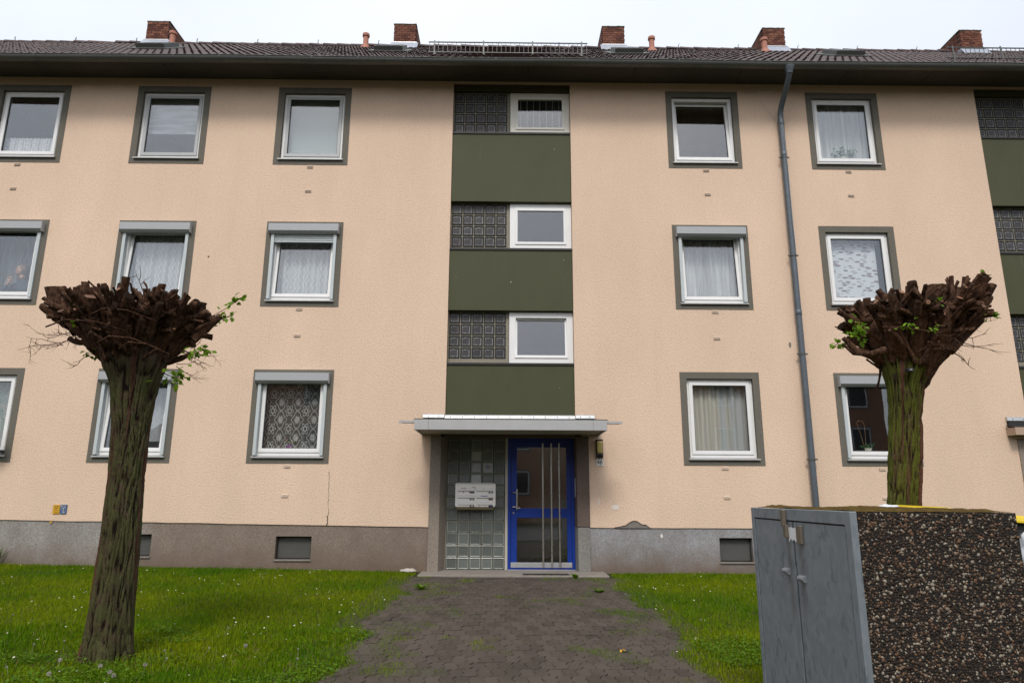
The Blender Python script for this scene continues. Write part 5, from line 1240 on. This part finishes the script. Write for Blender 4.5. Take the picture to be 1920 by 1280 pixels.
for x0, x1, z in ((-3.95, -3.2, 2.74), (-3.3, -2.85, 2.55), (-3.5, -2.95, 2.60), (-3.6, -3.0, 2.84)): m2 = MB(); m2.tube([(x0, -6.02, z), ((x0*2+x1)/3, -6.16, z+.03), ((x0+2*x1)/3, -6.16, z+.015), (x1, -6.05, z-.05)], [.007, .006, .005, .003], 6); m2.build('twig', M['stub'], t1)
o = mb.build('fine_twigs', M['stub'], t1); o['kind'] = 'stuff'
for b, tp, n, s, sp in (((-2.83, -5.5, 2.95), (-2.47, -5.5, 3.20), 24, .050, .045), ((-2.80, -5.5, 2.92), (-2.54, -5.5, 3.03), 12, .046, .04), ((-2.85, -5.8, 2.56), (-2.62, -5.9, 2.58), 34, .052, .085), ((-3.05, -5.75, 2.40), (-2.82, -5.8, 2.35), 34, .052, .075), ((-3.60, -5.75, 2.58), (-3.74, -5.75, 2.57), 12, .05, .04), ((-3.62, -6.1, 2.72), (-3.66, -6.15, 2.76), 3, .035, .02)): sprig(t1, b, tp, n, s, sp)
# right tree
def topz2(x): return float(np.interp(x, [3.0, 3.12, 3.2, 3.35, 3.66, 3.70, 3.88, 3.92, 4.1, 4.45, 4.6], [2.92, 3.05, 3.12, 3.17, 3.20, 3.06, 3.08, 3.28, 3.34, 3.38, 3.24]))
kn2 = ring(3.80, -5.62, 12, .44, .40, 2.94, .068, 14, .2)+ring(3.76, -5.62, 11, .26, .25, 2.77, .068, 10, .5)+ring(3.90, -5.62, 6, .30, .26, 2.96, .09, 14, .3)
old2 = [(3.58, -5.7, 2.8, 3.62, -5.76, 3.20, .085, .088), (3.5, -5.6, 2.8, 3.50, -5.6, 3.18, .08, .08), (3.95, -5.7, 2.8, 3.99, -5.72, 3.29, .09, .088), (4.05, -5.6, 2.85, 4.10, -5.6, 3.33, .08, .078), (3.3, -5.7, 2.8, 3.12, -5.76, 3.0, .06, .056), (3.3, -5.6, 2.75, 3.11, -5.66, 2.92, .06, .05), (4.30, -5.65, 2.88, 4.56, -5.62, 3.22, .055, .048), (4.25, -5.75, 2.85, 4.50, -5.78, 3.29, .05, .042), (4.2, -5.8, 3.0, 4.30, -5.95, 3.33, .05, .045), (3.45, -5.95, 2.85, 3.38, -6.06, 3.1, .045, .036), (3.62, -5.98, 2.8, 3.55, -6.14, 3.02, .04, .034), (4.0, -5.95, 2.9, 4.02, -6.12, 3.16, .045, .040), (4.15, -5.95, 2.95, 4.18, -6.08, 3.26, .05, .042)]
prof2 = [(-.10, 3.33, .22), (.05, 3.34, .198), (.4, 3.37, .175), (1.3, 3.513, .146), (1.725, 3.575, .148), (2.157, 3.631, .148), (2.35, 3.655, .172), (2.46, 3.68, .212), (2.58, 3.69, .245), (2.70, 3.71, .29), (2.82, 3.74, .33), (2.92, 3.76, .31), (2.98, 3.77, .05)]
t2 = pollard('right pollarded tree with bright green mossy trunk and two lobed head of cut stubs', (3.33, -5.62, -.02), prof2, M['bark2'], 6.3, 2.1, kn2, .32, 3.73, -5.62, topz2, old2, (3.81, -5.62, .67))
mb = MB()
for k in range(8): twig(mb, Vector((rnd.uniform(3.5, 4.0), -6.05, rnd.uniform(2.55, 2.75))), Vector((rnd.gauss(.2, .8), -.4, rnd.gauss(.1, .4))), rnd.uniform(.16, .34), .006, 1)
for k in range(4): twig(mb, Vector((4.15, -5.7, 2.78+rnd.uniform(-.08, .1))), Vector((1, rnd.gauss(0, .2), rnd.gauss(.05, .15))), rnd.uniform(.2, .36), .005, 1)
for p in ([(3.38, -5.85, 2.62), (3.25, -5.85, 2.585), (3.12, -5.80, 2.60), (3.05, -5.78, 2.68)], [(3.16, -5.8, 2.60), (3.09, -5.8, 2.69), (3.04, -5.8, 2.74)]): m2 = MB(); m2.tube(p, [.035, .026, .02, .012][:len(p)], 8); m2.build('twig', M['stub'], t2)
m2 = MB(); m2.tube([(3.20, -6.16, 2.755), (3.35, -6.22, 2.735), (3.55, -6.2, 2.71), (3.75, -6.1, 2.715)], [.004, .006, .007, .007], 6); m2.build('twig', M['stub'], t2)
m2 = MB(); m2.tube([(4.0, -5.8, 2.62), (4.2, -5.75, 2.78), (4.4, -5.7, 2.93), (4.47, -5.65, 3.04)], [.035, .024, .018, .010], 7); m2.build('twig', M['stub'], t2)
o = mb.build('fine_twigs', M['stub'], t2); o['kind'] = 'stuff'
for b, tp, n, s, sp in (((3.10, -6.0, 2.72), (3.03, -6.1, 2.75), 46, .046, .085), ((3.06, -5.75, 2.70), (3.0, -5.75, 2.715), 18, .045, .04), ((3.25, -6.2, 2.74), (3.42, -6.22, 2.76), 16, .036, .05), ((3.55, -6.2, 2.71), (3.66, -6.2, 2.75), 10, .034, .04), ((4.38, -5.7, 3.22), (4.46, -5.72, 3.36), 30, .046, .06), ((4.30, -5.75, 2.92), (4.32, -5.78, 3.02), 30, .046, .08), ((4.42, -5.65, 3.0), (4.60, -5.6, 3.05), 16, .050, .04), ((3.72, -6.15, 2.96), (3.73, -6.15, 3.02), 6, .035, .03)): sprig(t2, b, tp, n, s, sp)
tg = thing('tree_tag', 'small black number tag nailed to the right tree trunk', 'tag', (3.585, -5.82, 2.44)); mb = MB(); mb.prism(rrect(3.560, 3.622, 2.43, 2.465, .012), 'y', -5.845, -5.80); mb.build('disc', M['black'], tg); mb = MB(); mb.box(3.580, 3.603, -5.8465, -5.8455, 2.442, 2.452); mb.build('number', M['sill'], tg)

# ------------------------------------------------------------------ lawn
def m_grass():
    g = G('grass_blade'); a = g.n('ShaderNodeAttribute'); a.attribute_name = 'tint'; col = a.outputs['Color']
    d = g.bsdf(col, .7, 0, .06); t = g.n('ShaderNodeBsdfTranslucent'); g.put(t.inputs[0], col); mx = g.n('ShaderNodeMixShader'); mx.inputs[0].default_value = .35
    g.t.links.new(d, mx.inputs[1]); g.t.links.new(t.outputs[0], mx.inputs[2]); return g.fin(mx.outputs[0])
M['grass'] = m_grass()
def vnoise(x, y, s, seed):
    r_ = np.random.default_rng(seed); out = np.zeros_like(x)
    for k in range(7):
        a = r_.uniform(0, 2*np.pi); f_ = s*r_.uniform(.5, 1.9); out += np.sin((x*np.cos(a)+y*np.sin(a))*f_+r_.uniform(0, 6.28)+.9*np.sin(y*f_*.6+k))
    return out/7
def eL(y): return -1.30+.09*np.sin(y*2.1+.4)+.06*np.sin(y*5.3+1)+.03*np.sin(y*13)
def eR(y): return 1.56+.10*np.sin(y*1.7+2)+.05*np.sin(y*4.9)+.03*np.sin(y*11+1)
def blades(N, x0, x1, y0, y1, hs, ws, seg2, keep, tint_extra=0):
    x = rng.uniform(x0, x1, N); y = rng.uniform(y0, y1, N); m = keep(x, y); x, y = x[m], y[m]; n = len(x)
    nz_ = vnoise(x, y, 2.2, 1); nz2 = vnoise(x, y, 9, 2)
    near = np.minimum(np.abs(x-eL(y)), np.abs(x-eR(y)))
    h = hs*rng.lognormal(0, .33, n)*(1+.35*nz_+.25*nz2)*np.clip(.45+near*3.2, .45, 1.); w = ws*rng.uniform(.7, 1.3, n)
    a = rng.uniform(0, 2*np.pi, n); ln = rng.normal(0, .42, n)+.12; d = np.stack([np.cos(a), np.sin(a)], -1); s = np.stack([-np.sin(a), np.cos(a)], -1)
    z = gzv(x, y)+.001; P = np.stack([x, y, z], -1)
    def off(v, k): return np.concatenate([v*k[:, None], np.zeros((n, 1))], 1)
    up_ = np.zeros((n, 3)); up_[:, 2] = 1
    b0 = P+off(s, w/2); b1 = P-off(s, w/2); tip = P+off(d, h*np.sin(ln)*1.15)+up_*(h*np.cos(ln)*.92)[:, None]
    yel = np.clip(.5+.55*vnoise(x, y, 1.6, 5)+.35*vnoise(x, y, 5, 6)+rng.normal(0, .22, n), 0, 1)[:, None]
    g0 = np.array([.058, .160, .003]); g1 = np.array([.215, .265, .004]); col = g0*(1-yel)+g1*yel; dry = rng.random(n) < .05
    col[dry] = np.array([.24, .20, .075]); col *= rng.uniform(.75, 1.25, n)[:, None]; col = np.concatenate([col, np.ones((n, 1))], 1)
    i = np.arange(n)
    if seg2:
        mid = P+off(d, h*np.sin(ln)*.42)+up_*(h*.58)[:, None]; m0 = mid+off(s, w*.42); m1 = mid-off(s, w*.42)
        V_ = np.stack([b0, b1, m0, m1, tip], 1).reshape(-1, 3); q = np.stack([i*5, i*5+1, i*5+3, i*5+2], -1); t = np.stack([i*5+2, i*5+3, i*5+4], -1); return V_, t, q, np.repeat(col, 5, 0)
    V_ = np.stack([b0, b1, tip], 1).reshape(-1, 3); t = np.stack([i*3, i*3+1, i*3+2], -1); return V_, t, np.zeros((0, 4), int), np.repeat(col, 3, 0)
def lawn_keep(x, y):
    e = .05*vnoise(x, y, 22, 9)
    lawn = (x < eL(y)-.02+e) | (x > eR(y)+.02+e)
    lawn &= ~((x > -1.42) & (x < 1.72) & (y > -.68))
    bare = vnoise(x, y, 3.1, 21)+.25*vnoise(x, y, 12, 22)
    dens = np.where(bare > .62, .35, 1.)
    dt = np.hypot(x+3.31, y+5.58); dens = np.where(dt < .23, 0, np.where(dt < .5, .55, dens))
    dens = np.where(y > -.10, .35, dens)
    inb = (x > 1.70) & (x < 2.55) & (y > -8.35) & (y < -6.86)
    return lawn & ~inb & (rng.random(len(x)) < dens)
parts = [blades(330000, -6.2, 5.6, -7.6, -4.4, .042, .0046, True, lawn_keep), blades(520000, -9.8, 9.6, -4.4, -.03, .040, .0060, False, lawn_keep)]
def path_keep(x, y):                                  # tufts and moss growing between the pavers
    on = (x > eL(y)-.1) & (x < eR(y)+.1) & (y < -.63)
    edge = np.minimum(x-eL(y), eR(y)-x); q = vnoise(x, y*2.2, 4.2, 31)+.5*vnoise(x, y*1.5, 11, 32)
    thr = np.clip(-.12+edge*.75, -.12, .50); thr = np.where(x < -.2, thr-.10, thr)
    return on & (q > thr) & (rng.random(len(x)) < .6)
parts.append(blades(210000, -1.6, 1.8, -7.2, -.66, .034, .0050, False, path_keep))
nb = 0; VV = []; TT = []; QQ = []; CC = []
for V_, t, q, c_ in parts: VV.append(V_); TT.append(t+nb); QQ.append(q+nb); CC.append(c_); nb += len(V_)
o = nobj('grass', np_mesh('grass', np.concatenate(VV), np.concatenate(TT), np.concatenate(QQ), M['grass'], False, np.concatenate(CC)))
o['kind'] = 'stuff'; o['label'] = 'mown green lawn on both sides of the path'
# low broad leaved ground cover in the near lawn
N = 70000; x = rng.uniform(-5.4, 2.4, N); y = rng.uniform(-7.3, -4.6, N); q = vnoise(x, y, 2.6, 41)+.4*vnoise(x, y, 8, 42)+np.where((x < -1.3) & (y < -5.6), .35, 0)
m = lawn_keep(x, y) & (q > .22); x, y = x[m], y[m]; n = len(x); z = gzv(x, y)+rng.uniform(.015, .06, n); a = rng.uniform(0, 6.28, n); L = rng.uniform(.012, .030, n); wd_ = L*rng.uniform(.3, .5, n); tl = rng.normal(.1, .35, n)
d = np.stack([np.cos(a)*np.cos(tl), np.sin(a)*np.cos(tl), np.sin(tl)], -1); s = np.stack([-np.sin(a), np.cos(a), rng.normal(0, .25, n)], -1); P = np.stack([x, y, z], -1)
V_ = np.stack([P, P+d*(L*.5)[:, None]+s*wd_[:, None], P+d*L[:, None], P+d*(L*.5)[:, None]-s*wd_[:, None]], 1).reshape(-1, 3); i = np.arange(n)
o = nobj('ground_cover', np_mesh('ground_cover', V_, [], np.stack([i*4, i*4+1, i*4+2, i*4+3], -1), M['weed'])); o['kind'] = 'stuff'; o['label'] = 'low broad leaved weeds in the near lawn'
# daisies: tiny white flowers spread over the lawn
M['daisy'] = simple('daisy_white', (.60, .60, .54), .7); M['daisyeye'] = simple('daisy_yellow', (.55, .36, .03), .7)
mb = MB(); k = 0
while k < 430:
    x, y = rnd.uniform(-8.5, 8.5), rnd.uniform(-6.6, -.3); xa, ya = np.array([x]), np.array([y])
    if not lawn_keep(xa, ya)[0] or vnoise(xa, ya, 2.4, 51)[0]+rnd.gauss(0, .2) < .12: continue
    k += 1; z = gz(x, y)+rnd.uniform(.05, .085); r_ = rnd.uniform(.005, .009); t = rv(.25); nn = (Vector((0, -.25, 1))+t).normalized(); u = nn.orthogonal().normalized(); v = nn.cross(u); c0 = Vector((x, y, z))
    mb.add([c0]+[c0+(u*math.cos(j*math.pi/4)+v*math.sin(j*math.pi/4))*r_ for j in range(8)], [(0, 1+j, 1+(j+1) % 8) for j in range(8)], 0)
    c1 = c0+nn*.0015; mb.add([c1+(u*math.cos(j*math.pi/3)+v*math.sin(j*math.pi/3))*r_*.38 for j in range(6)], [tuple(range(6))], 1)
o = mb.build('daisies', [M['daisy'], M['daisyeye']]); o['kind'] = 'stuff'; o['label'] = 'tiny white daisies scattered over the lawn'
# dandelion seed heads and rosettes
M['seed'] = simple('seed_fluff', (.42, .40, .34), .9, var=.2, scale=80); M['stalk'] = simple('flower_stalk', (.14, .15, .05), .7)
def dandelion(label, x, y, h, R, leaves, group=None):
    z = gz(x, y); t = thing('dandelion', label, 'dandelion', (x, y, z), group); top = Vector((x+rnd.gauss(0, .025), y+rnd.gauss(0, .02), z+h))
    mb = MB(); mb.tube([(x, y, z), (x*.6+top.x*.4+rnd.gauss(0, .008), y, z+h*.5), tuple(top)], [.0028, .0024, .002], 6); mb.build('stalk', M['stalk'], t)
    mb = MB(); ell(mb, top, (R*.3, R*.3, R*.3), 8, 6)
    for k in range(80):
        d_ = rv().normalized(); s_ = d_.orthogonal().normalized(); e_ = top+d_*R*rnd.uniform(.85, 1.05); w_ = R*.20
        mb.add([top+d_*R*.25, e_+s_*w_, e_-s_*w_], [(0, 1, 2)]); s2 = d_.cross(s_); mb.add([top+d_*R*.4, e_+s2*w_, e_-s2*w_], [(0, 1, 2)])
    mb.build('seed_head', M['seed'], t)
    if leaves:
        mb = MB()
        for k in range(leaves):
            a = 2*math.pi*k/leaves+rnd.uniform(-.3, .3); add_leaf(mb, Vector((x, y, z+.008)), Vector((math.cos(a), math.sin(a), rnd.uniform(.25, .8))), Vector((0, 0, 1)), rnd.uniform(.05, .11), .011)
        mb.build('leaves', M['weed'], t)
def og(u, v):
    d_ = F+RX*((u-960)/1280)+UP*((640-v)/1280); z = 0.
    for k in range(20): tt_ = (z-1.3252)/d_.z; p = Vector((0, -11.7537, 1.3252))+d_*tt_; z = .5*z+.5*gz(p.x, p.y)
    return p.x, p.y
big_ = [((188, 1262), .05, 'large white dandelion clock just left below the left tree'), ((198, 1275), .05, 'large white dandelion clock at the foot of the left tree, lowest of the cluster'), ((266, 1268), .08, 'dandelion clock just right of the left tree base'), ((222, 1276), .035, 'dandelion clock at the bottom edge under the left tree'), ((100, 1276), .035, 'dandelion clock at the bottom edge left of the left tree'), ((108, 1255), .06, 'dandelion clock left of the left tree base'), ((455, 1222), .05, 'lone dandelion clock midway between left tree and path')]
for (u, v), h, lb in big_:
    x, y = og(u, v+8); dandelion(lb, x, y, h+.035, .016 if h < .07 else .014, 7)
for (u, v) in ((12, 1160), (60, 1225), (118, 1212), (312, 1232), (310, 1250), (380, 1226), (420, 1248), (560, 1228), (590, 1178), (420, 1188), (555, 1252), (15, 1262)):
    x, y = og(u, v+10); dandelion('small closed dandelion head on a thin stalk in the near left lawn', x, y, rnd.uniform(.07, .12), .0085, 0, 'small dandelion heads')
def weed(label, x, y, n, L, w, hgt):
    z = gz(x, y); t = thing('weed', label, 'weed', (x, y, z)); mb = MB()
    for k in range(n): a = 2*math.pi*k/n+rnd.uniform(-.4, .4); add_leaf(mb, Vector((x, y, z+.005)), Vector((math.cos(a), math.sin(a), rnd.uniform(.5, 1.2)*hgt)), Vector((0, 0, 1)), L*rnd.uniform(.7, 1.2), w)
    mb.build('leaves', M['weed'], t); mb = MB(); mb.tube([(x, y, z-.01), (x, y, z+.03)], .006, 6); mb.build('stem', M['stalk'], t)
weed('broad leaved weed under the right end of the doorstep', 1.10, -.70, 7, .11, .03, 1.4)
weed('broad leaved weed left of the path below the doorstep', *og(790, 1107), 8, .13, .035, 1.1)
weed('tuft of long dark leaves against the wall at the left edge', -8.28, -.12, 26, .34, .014, 1.6)
weed('leafy weed on the path edge right of the doorstep', *og(1125, 1112), 14, .10, .022, .7)
# stone, litter
st = MB(); ell(st, (-1.55, -.13, .165), (.135, .08, .045), 22, 14, lambda d: 1+.22*mnoise.noise(d*1.9)+.07*mnoise.noise(d*6)-.1*abs(d.z)); o = st.build('stone', M['stone'], smooth=True); tag(o, 'pale broken stone lying against the wall left of the doorstep', 'stone')
x, y = og(1170, 1226); lt_ = thing('candy_wrapper', 'crumpled yellow and blue wrapper lying on the path', 'litter', (x, y, gz(x, y)+.02))
for k, (m_, x0) in enumerate(((M['yellow_sign'], -.035), (M['blue_sign'], .022))):
    mb = MB(); vs = []
    for i in range(7):
        for j in range(4): vs.append((x+x0+i*.009*(1 if k == 0 else .4), y-.02+j*.012+rnd.gauss(0, .003), gz(x, y)+.026+rnd.gauss(0, .006)+.014*(1-abs(i-3)/3)))
    mb.add(vs, [(i*4+j, i*4+j+1, i*4+5+j, i*4+4+j) for i in range(6) for j in range(3)]); mb.build('foil', m_, lt_)

# ------------------------------------------------------------------ house across the street (seen mirrored in the panes)
H = thing('opposite_house', 'brown plastered house with grey framed windows mirrored in the ground floor panes', 'building', (0, -32, -.2))
M['oppwall'] = m_plaster('brown_plaster', (.30, .165, .11)); M['opproof'] = simple('opposite_roof', (.06, .045, .04), .8)
OY = -31.; mb = MB(); mb.box(-24, 24, OY-10, OY, -.4, 8.9); mb.build('wall', M['oppwall'], H)
mb = MB(); mb.prism([(OY+.5, 8.85), (OY+.5, 8.98), (OY-5, 12.2), (OY-10.5, 8.98), (OY-10.5, 8.85)], 'x', -24.4, 24.4); mb.build('roof', M['opproof'], H)
for r in range(3):
    for k in range(-5, 6):
        cx = k*4.3+.9; z = 1.5+2.75*r; w_ = empty('window', (cx, OY, z), H)
        mb = MB(); mb.ring(cx-.72, cx+.72, z-.1, z+1.55, .1, .1, .1, .1, OY, OY+.012); mb.build('surround', M['surround'], w_)
        mb = MB(); mb.ring(cx-.62, cx+.62, z, z+1.45, .1, .1, .1, .1, OY+.002, OY+.03); mb.build('frame', M['canopy'], w_)
        mb = MB(); mb.box(cx-.52, cx+.52, OY+.003, OY+.012, z+.1, z+1.35); mb.build('pane', M['seal'], w_)
